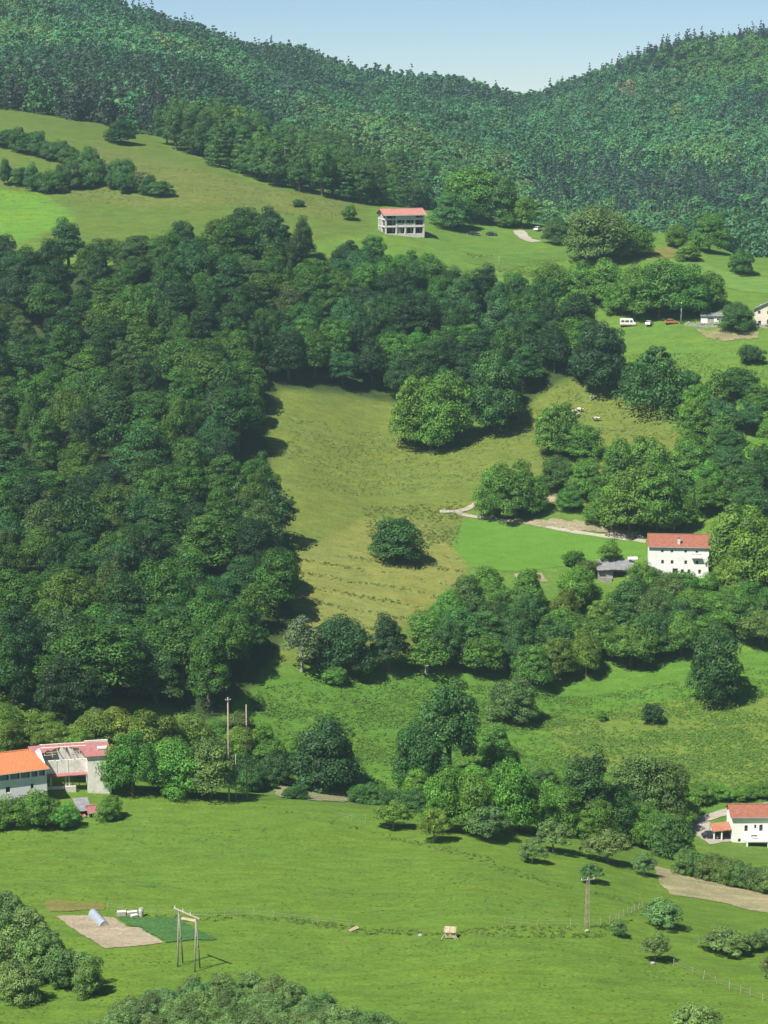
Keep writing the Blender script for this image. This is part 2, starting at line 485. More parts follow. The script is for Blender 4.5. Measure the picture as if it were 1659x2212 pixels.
# land use of the terrain: (colour, pixel outline, nearest Y, farthest Y)
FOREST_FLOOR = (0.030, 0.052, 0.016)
LAND = [
 ((0.082, 0.150, 0.021), [(-300, 1650), (2000, 1650), (2000, 2400), (-300, 2400)], 250, 440),   # lower field
 ((0.066, 0.146, 0.021), [(520, 1460), (900, 1440), (1300, 1420), (2000, 1380), (2000, 1800), (1400, 1760), (900, 1730), (560, 1700)], 440, 600),
 ((0.098, 0.150, 0.028), [(1180, 1560), (1500, 1510), (2000, 1480), (2000, 1740), (1500, 1700), (1230, 1650)], 440, 600),
 ((0.098, 0.134, 0.028), [(560, 830), (700, 840), (850, 870), (1000, 960), (1150, 850), (1240, 810), (1330, 830), (1500, 940), (1500, 1080), (1250, 1100), (1020, 1100), (985, 1190), (1020, 1280), (900, 1420), (560, 1430), (540, 1040)], 520, 735),
 ((0.138, 0.160, 0.042), [(630, 1200), (780, 1120), (900, 1120), (985, 1180), (1020, 1270), (900, 1330), (780, 1400), (640, 1360)], 520, 735),
 ((0.076, 0.120, 0.023), [(-300, 200), (200, 255), (360, 310), (560, 395), (800, 440), (810, 500), (500, 560), (-300, 600)], 780, 1000),
 ((0.092, 0.122, 0.030), [(200, 310), (560, 400), (780, 445), (740, 470), (480, 440), (300, 450), (110, 420), (230, 390)], 780, 1000),
 ((0.085, 0.180, 0.024), [(-300, 400), (90, 415), (170, 470), (60, 520), (-300, 560)], 780, 1000),
 ((0.078, 0.150, 0.025), [(800, 440), (1180, 480), (2000, 540), (2000, 900), (1400, 820), (1290, 760), (1280, 650), (1150, 610), (1000, 560), (800, 505)], 690, 900),
]
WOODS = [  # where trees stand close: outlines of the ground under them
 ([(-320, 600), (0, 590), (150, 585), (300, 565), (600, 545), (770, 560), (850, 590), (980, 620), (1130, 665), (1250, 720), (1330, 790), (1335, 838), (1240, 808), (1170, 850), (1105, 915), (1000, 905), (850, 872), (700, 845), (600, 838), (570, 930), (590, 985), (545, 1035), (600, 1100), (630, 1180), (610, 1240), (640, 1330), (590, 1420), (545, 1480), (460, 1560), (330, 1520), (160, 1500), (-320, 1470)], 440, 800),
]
PX, PY = to_pix(GX, GY, GZ)
jx = fbm(GX / 5, GY / 5 + 31, 3) * 30; jy = fbm(GX / 5 + 77, GY / 5, 3) * 14
col = np.empty(GX.shape + (3,), np.float32)
col[:] = (0.08, 0.15, 0.026)
for c, poly, y0, y1 in LAND:
    m = inpoly(PX + jx, PY + jy, poly) & (GY > y0) & (GY < y1)
    col[m] = c
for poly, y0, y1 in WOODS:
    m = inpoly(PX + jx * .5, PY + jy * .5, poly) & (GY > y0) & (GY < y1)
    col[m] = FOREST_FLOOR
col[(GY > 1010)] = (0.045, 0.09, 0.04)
for _ in range(2):   # soft borders
    col[1:-1, 1:-1] = 0.4 * col[1:-1, 1:-1] + 0.15 * (col[:-2, 1:-1] + col[2:, 1:-1] + col[1:-1, :-2] + col[1:-1, 2:])
ii = np.arange(NX * NY).reshape(NY, NX)
faces = np.stack([ii[:-1, :-1], ii[:-1, 1:], ii[1:, 1:], ii[1:, :-1]], -1).reshape(-1, 4)
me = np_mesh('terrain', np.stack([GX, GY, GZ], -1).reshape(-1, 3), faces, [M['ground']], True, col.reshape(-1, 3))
tag(link('terrain', me), kind='structure')

# sheets laid on the terrain --------------------------------------------------
def sheet(name, poly, mat, step=2.0, lift=0.10, ymin=270, rag=0.22, world=False):
    P = [ground(x, y, ymin) for x, y in poly] if not world else [Vector((p[0], p[1], 0)) for p in poly]
    bd = []
    for a, b in zip(P, P[1:] + P[:1]):
        n = max(1, int((b - a).length / 1.2))
        for k in range(n):
            q = a.lerp(b, k / n)
            bd.append(Vector((q.x + rng.normal() * rag * .5, q.y + rng.normal() * rag, 0)))
    bp = [(q.x, q.y) for q in bd]
    xs = np.arange(min(q[0] for q in bp), max(q[0] for q in bp), step); ys = np.arange(min(q[1] for q in bp), max(q[1] for q in bp), step)
    gx, gy = np.meshgrid(xs, ys)
    m = inpoly(gx, gy, bp)
    pts = [Vector(q) for q in bp] + [Vector((a, b)) for a, b in zip(gx[m], gy[m])]
    n = len(bp)
    v, e, f, *_ = delaunay_2d_cdt(pts, [(i, (i + 1) % n) for i in range(n)], [], 1, 1e-4)
    vv = [(q.x, q.y, float(height(q.x, q.y)) + lift) for q in v]
    me = bpy.data.meshes.new(name); me.from_pydata(vv, [], [tuple(q) for q in f])
    bm = bmesh.new(); bm.from_mesh(me)
    bmesh.ops.recalc_face_normals(bm, faces=bm.faces)
    for fc in bm.faces:
        if fc.normal.z < 0: fc.normal_flip()
    bm.to_mesh(me); bm.free()
    for p in me.polygons: p.use_smooth = True
    me.materials.append(mat)
    return tag(link(name, me), kind='structure')

def ribbon(name, pts, width, mat, lift=0.14, ymin=270):
    P = [ground(x, y, ymin) for x, y in pts]
    path = []
    for a, b in zip(P, P[1:]):
        n = max(1, int((b - a).length / 1.5))
        path += [a.lerp(b, k / n) for k in range(n)]
    path.append(P[-1])
    vs, fs = [], []
    for k, p in enumerate(path):
        d = path[min(k + 1, len(path) - 1)] - path[max(0, k - 1)]
        d.z = 0; d.normalize(); s = Vector((-d.y, d.x, 0))
        w = width * (1 + rng.normal() * 0.08)
        for t in (-0.5, 0, 0.5):
            q = p + s * (w * t)
            vs.append((q.x, q.y, float(height(q.x, q.y)) + lift))
        if k:
            a = 3 * (k - 1); b = 3 * k
            fs += [(a, a + 1, b + 1, b), (a + 1, a + 2, b + 2, b + 1)]
    me = bpy.data.meshes.new(name); me.from_pydata(vs, [], fs)
    bm = bmesh.new(); bm.from_mesh(me)
    for fc in bm.faces:
        fc.normal_update()
        if fc.normal.z < 0: fc.normal_flip()
    bm.to_mesh(me); bm.free()
    me.materials.append(mat)
    return tag(link(name, me), kind='structure')

M['bright_grass'] = ground_mat('bright_grass', False, (0.076, 0.165, 0.022), 0.12, 0.15, 0.3, (1.15, 1.0, 0.9))
M['crop'] = ground_mat('crop', False, (0.048, 0.118, 0.034), 0.2, 0.35, 0.9, (1.1, 1.1, 0.9), rows=(0.9, R(50), 0.25))
M['tilled'] = ground_mat('tilled_soil', False, (0.28, 0.235, 0.165), 0.2, 0.25, 0.6, (0.9, 0.9, 0.9), rows=(0.8, R(50), 0.10))
M['dry_soil'] = ground_mat('dry_soil', False, (0.25, 0.215, 0.125), 0.3, 0.3, 0.6, (0.5, 0.85, 0.45))
M['dry_grass'] = ground_mat('dry_grass', False, (0.145, 0.130, 0.040), 0.2, 0.25, 0.5, (0.8, 1.1, 0.8))
M['gravel'] = ground_mat('gravel', False, (0.30, 0.275, 0.225), 0.15, 0.2, 0.3, (0.9, 0.9, 0.9))
M['sand_bank'] = ground_mat('sand_bank', False, (0.23, 0.20, 0.125), 0.3, 0.35, 0.8, (0.5, 0.9, 0.4))
M['garden_soil'] = ground_mat('garden_soil', False, (0.19, 0.165, 0.09), 0.3, 0.35, 0.8, (0.5, 0.95, 0.45))
M['scrub_green'] = ground_mat('hay_green', False, (0.09, 0.17, 0.035), 0.2, 0.2, 0.4)
M['strip_green'] = ground_mat('clover', False, (0.068, 0.132, 0.024), 0.25, 0.25, 0.4, (1.25, 1.1, 0.9))  # darker green growth of the strip on the hilltop terraces

sheet('mown_field', [(1000, 1123), (1050, 1120), (1150, 1135), (1290, 1155), (1400, 1172), (1395, 1200), (1300, 1210), (1230, 1222), (1130, 1236), (1025, 1228), (975, 1180)], M['bright_grass'])
sheet('tilled_plot', [(114, 1979), (200, 1979), (244, 1982), (275, 2003), (300, 2004), (354, 2037), (300, 2044), (226, 2050), (170, 2015)], M['tilled'], 1.5)
sheet('crop_plot', [(252, 1981), (385, 1982), (429, 2009), (469, 2031), (359, 2037), (304, 2004), (280, 2001)], M['crop'], 1.0, 0.16)
sheet('dry_strip', [(92, 1945), (220, 1952), (228, 1966), (105, 1970)], M['dry_grass'])
sheet('stubble_plot', [(1412, 1868), (1470, 1885), (1540, 1905), (1720, 1935), (1720, 1985), (1560, 1950), (1455, 1935), (1425, 1910)], M['dry_soil'])
sheet('bare_bank', [(1100, 1128), (1200, 1120), (1290, 1130), (1380, 1150), (1400, 1168), (1290, 1150), (1180, 1138)], M['sand_bank'], 1.5, 0.18, rag=0.6)
sheet('bare_patch', [(1110, 1240), (1170, 1240), (1185, 1255), (1120, 1262)], M['dry_soil'], 1.5)
sheet('terrace_bank', [(1165, 1072), (1215, 1060), (1255, 1068), (1245, 1085), (1180, 1085)], M['sand_bank'], 1.5, 0.18, rag=0.6)
sheet('garden_bank', [(1500, 712), (1560, 712), (1640, 716), (1635, 730), (1570, 738), (1530, 730)], M['garden_soil'], 2.0, 0.18, rag=0.6)
sheet('yard', [(1476, 1770), (1497, 1762), (1528, 1774), (1572, 1798), (1580, 1818), (1532, 1824), (1496, 1800)], M['gravel'], 1.5)
sheet('upper_field', [(1390, 560), (1480, 556), (1580, 590), (1800, 612), (1800, 650), (1600, 630), (1500, 600), (1400, 575)], M['scrub_green'], 3.0)
sheet('stream_bank', [(590, 1700), (640, 1700), (680, 1712), (740, 1712), (760, 1730), (690, 1735), (600, 1722)], M['sand_bank'], 1.5, 0.15, 440, rag=0.6)
sheet('farm_clearing', [(1310, 1378), (1360, 1372), (1375, 1392), (1340, 1412), (1315, 1405)], M['bright_grass'], 1.5)
sheet('rough_strip', [(1000, 560), (1110, 549), (1215, 548), (1222, 562), (1150, 572), (1090, 588), (1020, 572)], M['strip_green'], 2.5, 0.12, 700, rag=0.8)
sheet('dry_corner', [(1400, 538), (1450, 533), (1478, 545), (1460, 556), (1395, 556)], M['dry_grass'], 2.5, 0.12, 700, rag=0.8)
ribbon('footpath', [(985, 1107), (1000, 1112), (1035, 1118), (1100, 1126), (1200, 1142), (1300, 1158), (1395, 1170)], 1.6, M['gravel'])
ribbon('track', [(950, 1106), (985, 1106), (1008, 1101), (1024, 1092), (1030, 1086)], 1.7, M['gravel'], 0.2)
ribbon('driveway', [(1160, 523), (1138, 517), (1128, 508), (1120, 498)], 4.5, M['gravel'])
ribbon('lane', [(1510, 1772), (1560, 1757), (1600, 1747), (1700, 1735)], 3.0, M['gravel'])

# ------------------------------------------------------------------ trees
def rand_unit(n):
    v = rng.normal(size=(n, 3)); return v / np.linalg.norm(v, axis=1, keepdims=True)

def leaf_cards(c, nrm, size, aspect=0.7):
    """quads at c facing nrm with half length size; returns verts, faces"""
    n = len(c)
    nrm = nrm / np.maximum(np.linalg.norm(nrm, axis=1, keepdims=True), 1e-6)
    t = np.cross(nrm, rand_unit(n)); t /= np.maximum(np.linalg.norm(t, axis=1, keepdims=True), 1e-6)
    b = np.cross(nrm, t)
    s = np.asarray(size)[:, None]
    bend = nrm * s * 0.25
    v = np.stack([c - t * s - bend, c + b * s * aspect, c + t * s - bend, c - b * s * aspect], 1).reshape(-1, 3)
    f = np.arange(4 * n).reshape(n, 4)
    return v, f

def lobes_to_cards(cent, rad, per, size, updir=0.35, rand=0.65, inner=0.25, below=-0.45):
    """cent (L,3), rad (L,3): leaf clumps over each lobe"""
    cs, ns, sh = [], [], []
    for c, r in zip(cent, rad):
        d = rand_unit(int(per * 1.6)); d = d[d[:, 2] > below][:per]
        k = np.where(rng.random(len(d)) < inner, rng.uniform(0.35, 0.8, len(d)), rng.uniform(0.82, 1.08, len(d)))
        cs.append(c + d * r * k[:, None])
        nn = d + np.array([0, 0, updir]) + rng.normal(size=d.shape) * rand * 0.45
        ns.append(nn)
        sh.append(np.full(len(d), rng.uniform(0.72, 1.28)))
    c = np.concatenate(cs); n = np.concatenate(ns); s = np.concatenate(sh)
    sz = size * rng.uniform(0.6, 1.35, len(c))
    v, f = leaf_cards(c, n, sz)
    tint = s * rng.uniform(0.78, 1.26, len(c))
    warm = rng.normal(0, 0.05, len(c))
    col = np.stack([tint * (1 + warm), tint, tint * (1 - warm)], 1)
    return v, f, np.repeat(col, 4, 0)

def spread_points(n, fn, k=10):
    pts = [fn()]
    while len(pts) < n:
        cand = [fn() for _ in range(k)]
        a = np.array(pts)
        d = [np.min(np.linalg.norm(a - q, axis=1)) for q in cand]
        pts.append(cand[int(np.argmax(d))])
    return np.array(pts)

def trunk_mesh(name, h, r, limbs, mat, sway=0.3, top=0.75):
    mb = MB()
    pts = [(rng.normal() * sway * k, rng.normal() * sway * k, h * top * t) for k, t in zip((0, .4, .8, 1.0), (0, .33, .66, 1))]
    pts = [(0, 0, -0.8)] + pts
    mb.tube(pts, [r * 1.35, r * 1.1, r * 0.85, r * 0.6, r * 0.3], 8)
    for (q, z0) in limbs:
        q = Vector(q); a = Vector((pts[2][0] * z0 / h, pts[2][1] * z0 / h, z0))
        m = a.lerp(q, 0.5) + Vector((0, 0, -0.08 * (q - a).length))
        mb.tube([a, m, q], [r * 0.45, r * 0.3, r * 0.1], 5)
    o = mb.build(name, mat)
    me = o.data; bpy.data.objects.remove(o)
    for p in me.polygons: p.use_smooth = True
    return me

PROTO = {}
def proto(kind, crown_v, crown_f, crown_c, trunk_me, h, w):
    h = float(np.percentile(crown_v[:, 2], 99.7)); w = 2 * float(np.percentile(np.hypot(crown_v[:, 0], crown_v[:, 1]), 96))
    me = np_mesh('crown_' + kind, crown_v, crown_f, [M['leaf']], False, crown_c)
    PROTO.setdefault(kind, []).append((me, trunk_me, h, w))

def make_round(kind, h, w, zb, nl, lr, per, size, elong=1.0, irr=0.25, sparse=False, mat='bark'):
    cz = (h + zb) / 2; rz = (h - zb) / 2; rx = w / 2
    ph = rng.uniform(0, 6.28, 3); am = rng.uniform(0.4, 1, 3) * irr
    def pt():
        d = rand_unit(1)[0]
        if d[2] < -0.55: d[2] *= -0.5
        an = math.atan2(d[1], d[0])
        k = 1 + am[0] * math.sin(an * 2 + ph[0]) * 0.5 + am[1] * math.sin(an * 3 + ph[1] + d[2] * 2) * 0.4 + am[2] * math.sin(d[2] * 5 + ph[2]) * 0.3
        q = rng.uniform(0.62, 0.84) * k if rng.random() < 0.8 else rng.uniform(0.2, 0.6)
        egg = 1 - 0.18 * d[2] * elong
        return np.array([d[0] * rx * q * egg, d[1] * rx * q * egg, cz + d[2] * rz * q])
    cent = spread_points(nl, pt)
    r = lr * rng.uniform(0.65, 1.3, nl)
    rad = np.stack([r, r, r * rng.uniform(0.65, 0.95, nl)], 1)
    v, f, c = lobes_to_cards(cent, rad, per, size)
    limbs = [(cent[i], rng.uniform(0.18, 0.5) * h) for i in rng.choice(nl, min(9, nl), False)]
    tm = trunk_mesh('trunk_' + kind, h, 0.03 * h, limbs, M[mat], 0.02 * h)
    proto(kind, v, f, c, tm, h, w)

for k in range(6): make_round('round', 12, 11, 0.3, 60, 1.75, 300, 0.21, 1.0, 0.5)
for k in range(5): make_round('skirt', 12, 11, -1.6, 66, 1.8, 300, 0.21, 0.5, 0.45)
for k in range(4): make_round('tall', 16, 9.5, 0.6, 64, 1.65, 280, 0.21, 1.3, 0.5)
for k in range(4): make_round('bush', 5, 6.5, -0.9, 40, 1.0, 290, 0.13, 0.6, 0.45)
for k in range(3): make_round('orchard', 5, 5.5, 0.7, 32, 0.85, 200, 0.13, 0.5, 0.5, mat='bark_pale')
for k in range(2): make_round('grey', 11, 8, 1.0, 46, 1.2, 60, 0.25, 1.2, 0.4, mat='bark_pale')

def make_conifer(kind, h, w, z0, tiers, per_tier, leaf, per, power=0.8, droop=0.12, flat=0.35, tip=0.35):
    cent, rad = [], []
    for i in range(tiers):
        t = i / (tiers - 1)
        z = z0 + (h - z0 - 0.4) * t
        R_ = w / 2 * max(0.05, (1 - t)) ** power
        n = max(1, int(round(per_tier * (0.35 + 0.65 * (1 - t)))))
        a0 = rng.uniform(0, 6.28)
        for j in range(n):
            a = a0 + 6.283 * j / n + rng.normal() * 0.2
            q = R_ * rng.uniform(0.5, 0.85)
            lr = max(tip, R_ * 0.42) * rng.uniform(0.8, 1.2)
            cent.append((q * math.cos(a), q * math.sin(a), z - droop * q + rng.normal() * 0.2))
            rad.append((lr, lr, lr * flat + 0.15))
    cent.append((0, 0, h - 0.5)); rad.append((tip, tip, 0.8))
    v, f, c = lobes_to_cards(np.array(cent), np.array(rad), per, leaf, 0.5, 0.6, 0.3, -0.8)
    limbs = [(np.array(q) * np.array([.8, .8, 1]), max(1.0, q[2] - 0.3)) for q in cent[:16:2]]
    tm = trunk_mesh('trunk_' + kind, h, 0.02 * h, limbs, M['bark'], 0.01 * h, 0.93)
    proto(kind, v, f, c, tm, h, w)
for k in range(4): make_conifer('pine', 15, 8.5, 1.6, 9, 7, 0.26, 110, 0.55, -0.05, 0.32, 0.7)
for k in range(3): make_conifer('spruce', 17, 5.5, 1.5, 14, 6, 0.26, 45, 0.85, 0.2, 0.35)
for k in range(2): make_conifer('spread', 12, 15, 2.0, 8, 9, 0.24, 160, 0.45, -0.08, 0.36, 1.0)

TINT = {
 'mid':    ((0.088, 0.205, 0.028), 'mid green'),
 'bright': ((0.115, 0.245, 0.030), 'bright green'),
 'yellow': ((0.115, 0.205, 0.028), 'yellowish green'),
 'dark':   ((0.050, 0.130, 0.028), 'dark green'),
 'deep':   ((0.032, 0.086, 0.024), 'very dark green'),
 'blue':   ((0.054, 0.150, 0.042), 'bluish green'),
 'olive':  ((0.096, 0.168, 0.040), 'olive green'),
 'sage':   ((0.118, 0.200, 0.058), 'sage green'),
 'pine':   ((0.058, 0.140, 0.032), 'fresh green'),
 'grey':   ((0.135, 0.160, 0.085), 'greyish'),
}
N_TREES = 0
def plant(kind, p, h, w, tint, label, cat='tree', group=None, name=None, lean=0.03, tint_scale=(1, 1, 1)):  # last argument multiplies the crown tint, set per wood
    global N_TREES
    N_TREES += 1
    me, tr, h0, w0 = PROTO[kind][int(rng.integers(len(PROTO[kind])))]
    nm = name or {'round': 'broadleaf_tree', 'skirt': 'broadleaf_tree', 'tall': 'broadleaf_tree', 'grey': 'thin_tree', 'bush': 'bush', 'orchard': 'orchard_tree', 'pine': 'pine_tree', 'spruce': 'spruce_tree', 'spread': 'spreading_pine'}[kind]
    root = bpy.data.objects.new(nm, None); C.objects.link(root)
    root.location = p
    root.rotation_euler = (rng.normal() * lean, rng.normal() * lean, rng.uniform(0, 6.28))
    s = w / w0
    root.scale = (s * rng.uniform(0.92, 1.08), s * rng.uniform(0.92, 1.08), h / h0)
    c = bpy.data.objects.new('crown', me); C.objects.link(c); c.parent = root
    b = np.array(TINT[tint][0]) * np.array(tint_scale) * rng.uniform(0.85, 1.18) * (1 + rng.normal(size=3) * np.array([0.09, 0.03, 0.06]))
    c.color = (*b, 1)
    t = bpy.data.objects.new('trunk' if kind != 'bush' else 'stem', tr); C.objects.link(t); t.parent = root
    tag(root, label, cat, group)
    return root

def tree_px(cx, base, top, w, kind, tint, label, group=None, cat=None, ymin=270):
    if kind == 'round' and 'trunk' not in label and 'shadow' not in label: kind = 'skirt'
    p = ground(cx, base, ymin)
    k = ppm(p)
    hh = max(0.8, (base - top) / k * 1.02)
    return plant(kind, p - Vector((0, 0, 0.1)), hh, w / k * 1.05, tint, label, cat or ('bush' if kind == 'bush' else 'tree'), group)

def scatter(poly, r, ymin, margin=0.0, kmax=6000):
    P = [ground(x, y, ymin) for x, y in poly]
    q = [(p.x, p.y) for p in P]
    x0, x1 = min(a for a, b in q), max(a for a, b in q); y0, y1 = min(b for a, b in q), max(b for a, b in q)
    cell = {}
    out = []
    for _ in range(kmax):
        x, y = rng.uniform(x0, x1), rng.uniform(y0, y1)
        if abs(x) > 0.179 * y + 4: continue
        i, j = int(x // r), int(y // r)
        if any((a - x) ** 2 + (b - y) ** 2 < r * r for di in (-1, 0, 1) for dj in (-1, 0, 1) for a, b in cell.get((i + di, j + dj), ())): continue
        if not inpoly(np.array(x), np.array(y), q): continue
        cell.setdefault((i, j), []).append((x, y)); out.append((x, y))
    return out

def pick(d):
    ks = list(d); w = np.array([d[k] for k in ks], float)
    return ks[int(rng.choice(len(ks), p=w / w.sum()))]

def wood(poly, r, ymin, hs, ws, kinds, tints, where, tint_scale=(1, 1, 1)):
    for x, y in scatter(poly, r, ymin):
        t = pick(tints); kd = pick(kinds)
        z = float(height(x, y))
        word = {'bush': 'bush', 'pine': 'pine', 'spread': 'pine', 'spruce': 'spruce', 'grey': 'thin-leaved tree'}.get(kd, 'broadleaf tree' if kd == 'round' else 'tall broadleaf tree')
        px_, py_ = to_pix(x, y, z)
        wh_ = where(px_, py_) if callable(where) else where
        if 'plantation' in wh_: word = 'pine'
        lab = f"{TINT[t][1]} {word} {wh_}"
        plant(kd, (x, y, z - 0.15), rng.uniform(*hs), rng.uniform(*ws), t, lab, 'bush' if kd == 'bush' else 'tree', lab, name='pine_tree' if word == 'pine' else None, tint_scale=tint_scale)

def left_where(px, py):
    if py > 1330: return 'low in the dense wood above the ruined barn'
    if py < 760: return 'high in the dense wood under the hillside pasture'
    if px > 430: return 'in the dense wood facing the olive meadow'
    return 'in the heart of the dense wood'
LEFTW = [(-320, 600), (0, 592), (150, 588), (300, 568), (600, 550), (700, 570), (690, 640), (640, 720), (600, 790), (580, 835), (550, 925), (545, 985), (490, 1035), (560, 1100), (610, 1180), (590, 1240), (615, 1330), (570, 1420), (525, 1480), (440, 1570), (330, 1545), (160, 1562), (0, 1535), (-320, 1530)]
wood(LEFTW, 8.9, 440, (11, 19), (9.5, 18), {'round': 5, 'tall': 5, 'grey': 0.25}, {'mid': 5, 'dark': 4, 'deep': 2, 'blue': 1.5, 'yellow': 2.6, 'olive': 2}, left_where, (0.56, 0.64, 0.58))
MIDW = [(720, 575), (790, 585), (850, 600), (980, 630), (1120, 675), (1230, 725), (1310, 790), (1320, 825), (1240, 795), (1160, 835), (1100, 890), (1000, 885), (850, 862), (700, 838), (600, 826), (625, 770), (680, 660)]
wood(MIDW, 8.3, 640, (11, 17), (9.5, 15.5), {'round': 6, 'tall': 3}, {'mid': 3, 'dark': 4, 'deep': 3, 'blue': 3}, 'in the wood below the concrete frame building', (0.68, 0.78, 0.74))
FARMW = [(890, 1440), (905, 1395), (1020, 1325), (1200, 1325), (1290, 1338), (1400, 1332), (1540, 1325), (1720, 1330), (1720, 1390), (1500, 1420), (1390, 1430), (1300, 1470), (1130, 1480), (1010, 1470), (900, 1470)]
wood(FARMW, 7.1, 480, (8.5, 12.5), (9.5, 13.5), {'round': 6, 'tall': 1, 'grey': 0.4}, {'mid': 5, 'dark': 3, 'yellow': 2, 'blue': 1, 'olive': 1}, 'in the belt below the white farmhouse')
RIGHTW = [(1470, 880), (1520, 870), (1600, 860), (1720, 900), (1720, 1130), (1600, 1130), (1560, 1110), (1480, 1110), (1420, 1100), (1420, 1060), (1490, 1010), (1480, 930)]
wood(RIGHTW, 8.4, 560, (9.5, 13.5), (9.5, 14), {'round': 6, 'tall': 2, 'grey': 0.4}, {'mid': 5, 'dark': 3, 'bright': 2, 'blue': 2}, 'in the grove behind the white farmhouse')
GULLY = [(900, 1735), (1000, 1725), (1100, 1705), (1300, 1720), (1450, 1745), (1470, 1800), (1380, 1830), (1250, 1815), (1100, 1795), (1000, 1785), (940, 1765)]
wood(GULLY, 6.6, 440, (5, 10), (6, 10), {'round': 5, 'tall': 2, 'bush': 2}, {'mid': 4, 'dark': 2, 'bright': 2, 'yellow': 1}, 'in the scrub filling the stream valley')
SCRUB = [(-60, 1572), (120, 1602), (330, 1592), (440, 1602), (520, 1585), (520, 1630), (330, 1640), (120, 1630), (-60, 1600)]
wood(SCRUB, 6.2, 420, (4, 8), (6, 9.5), {'round': 3, 'bush': 3}, {'mid': 3, 'yellow': 3, 'olive': 1}, 'in the scrub between dense wood and ruined barn')
PLANT = [(358, 318), (460, 355), (560, 396), (700, 430), (800, 442), (930, 445), (940, 410), (850, 385), (700, 345), (520, 300), (420, 285), (365, 295)]
wood(PLANT, 6.8, 850, (14, 20), (9.5, 12.5), {'pine': 2, 'tall': 3}, {'pine': 5, 'dark': 3, 'mid': 1}, lambda qx, qy: 'along the pasture edge of the plantation' if qy > 302 + (qx - 358) * .222 else 'deeper inside the plantation above the hillside pasture')

T = tree_px
T(853, 1212, 1118, 104, 'round', 'dark', 'lone round dark tree standing alone in the middle of the olive meadow')
g = 'bright trees at the head of the meadow'
for a in ((898, 962, 815, 110), (962, 958, 808, 112), (930, 970, 850, 90)): T(*a, 'round', 'bright', 'bright green rounded tree bulging into the head of the olive meadow', g)
T(1070, 925, 765, 125, 'round', 'dark', 'tall dark tree beside the bright green trees at the meadow head')
T(1285, 836, 698, 122, 'round', 'deep', 'dark tree overhanging the top of the cow pasture')
T(1415, 882, 752, 165, 'spread', 'dark', 'dark spreading pine with layered boughs beside the cow pasture')
T(1370, 850, 785, 60, 'round', 'dark', 'small dark tree tucked beside the spreading pine')
g = 'scattered trees below the cow pasture'
for a in ((1202, 985, 872, 84, 'mid'), (1255, 990, 918, 78, 'mid'), (1206, 1060, 985, 70, 'dark'), (1265, 1075, 990, 80, 'mid'), (1230, 1100, 1050, 60, 'mid')):
    T(*a[:4], 'round', a[4], f'{TINT[a[4]][1]} small tree on the terraces between cow pasture and mown field', g + ' ' + a[4])
for a in ((1070, 1112, 1002, 90), (1115, 1118, 1000, 105), (1150, 1112, 1030, 70)): T(*a, 'round', 'mid', 'green tree beside the gravel track bend above the mown field', 'trees by the track bend')
g = 'trees along the bare bank'
for a in ((1340, 1075, 950, 100), (1395, 1065, 945, 100), (1310, 1135, 1045, 80), (1360, 1150, 1010, 115), (1420, 1150, 1000, 115)): T(*a, 'round', 'mid', 'green tree along the bare bank above the mown field', g)
T(1455, 1145, 1055, 95, 'round', 'bright', 'bright green tree just behind the white farmhouse roof')
T(1497, 1140, 1048, 15, 'spruce', 'deep', 'narrow dark cypress behind the white farmhouse')
for a in ((1606, 1240, 1095, 128), (1645, 1275, 1120, 120), (1580, 1290, 1200, 80)): T(*a, 'round', 'yellow', 'broad yellowish green tree close beside the white farmhouse', 'trees at the farmhouse gable')
T(1052, 1285, 1222, 76, 'bush', 'mid', 'green bush at the corner of the mown field by the meadow')
T(1238, 1222, 1188, 46, 'bush', 'mid', 'small bush on the lower edge of the mown field')
T(1315, 1216, 1165, 56, 'orchard', 'mid', 'small tree behind the grey shed roof')
T(1270, 1240, 1208, 55, 'bush', 'olive', 'low bush beside the grey shed')
T(1390, 1290, 1215, 62, 'round', 'yellow', 'yellowish tree between grey shed and white farmhouse')
T(1245, 1300, 1225, 95, 'round', 'mid', 'green tree in front of the grey shed')
T(1345, 1325, 1272, 80, 'round', 'mid', 'low green tree in front of the grey shed opening')
T(1440, 1310, 1238, 90, 'round', 'olive', 'olive green tree in front of the farmhouse wall')
for a in ((1425, 1305, 1228, 78), (1478, 1312, 1236, 84), (1525, 1305, 1240, 76)): T(*a, 'round', 'mid', 'green tree screening the foot of the white farmhouse wall', 'trees at the farmhouse wall foot')
T(1540, 1515, 1352, 116, 'round', 'dark', 'big lone dark tree on the rough slope below the farmhouse')
T(1412, 1562, 1520, 48, 'bush', 'deep', 'small round dark bush alone on the rough slope')
T(1300, 1556, 1536, 22, 'bush', 'mid', 'tiny bush on the rough slope beside the round dark bush')
T(742, 1455, 1330, 108, 'round', 'deep', 'dark tree below the dry end of the olive meadow')
T(840, 1450, 1322, 84, 'tall', 'deep', 'narrow dark tree below the dry end of the olive meadow')
T(652, 1450, 1330, 92, 'grey', 'grey', 'thin greyish tree at the corner of the dense wood')
T(720, 1475, 1440, 50, 'bush', 'mid', 'green bush under the dark tree below the meadow')
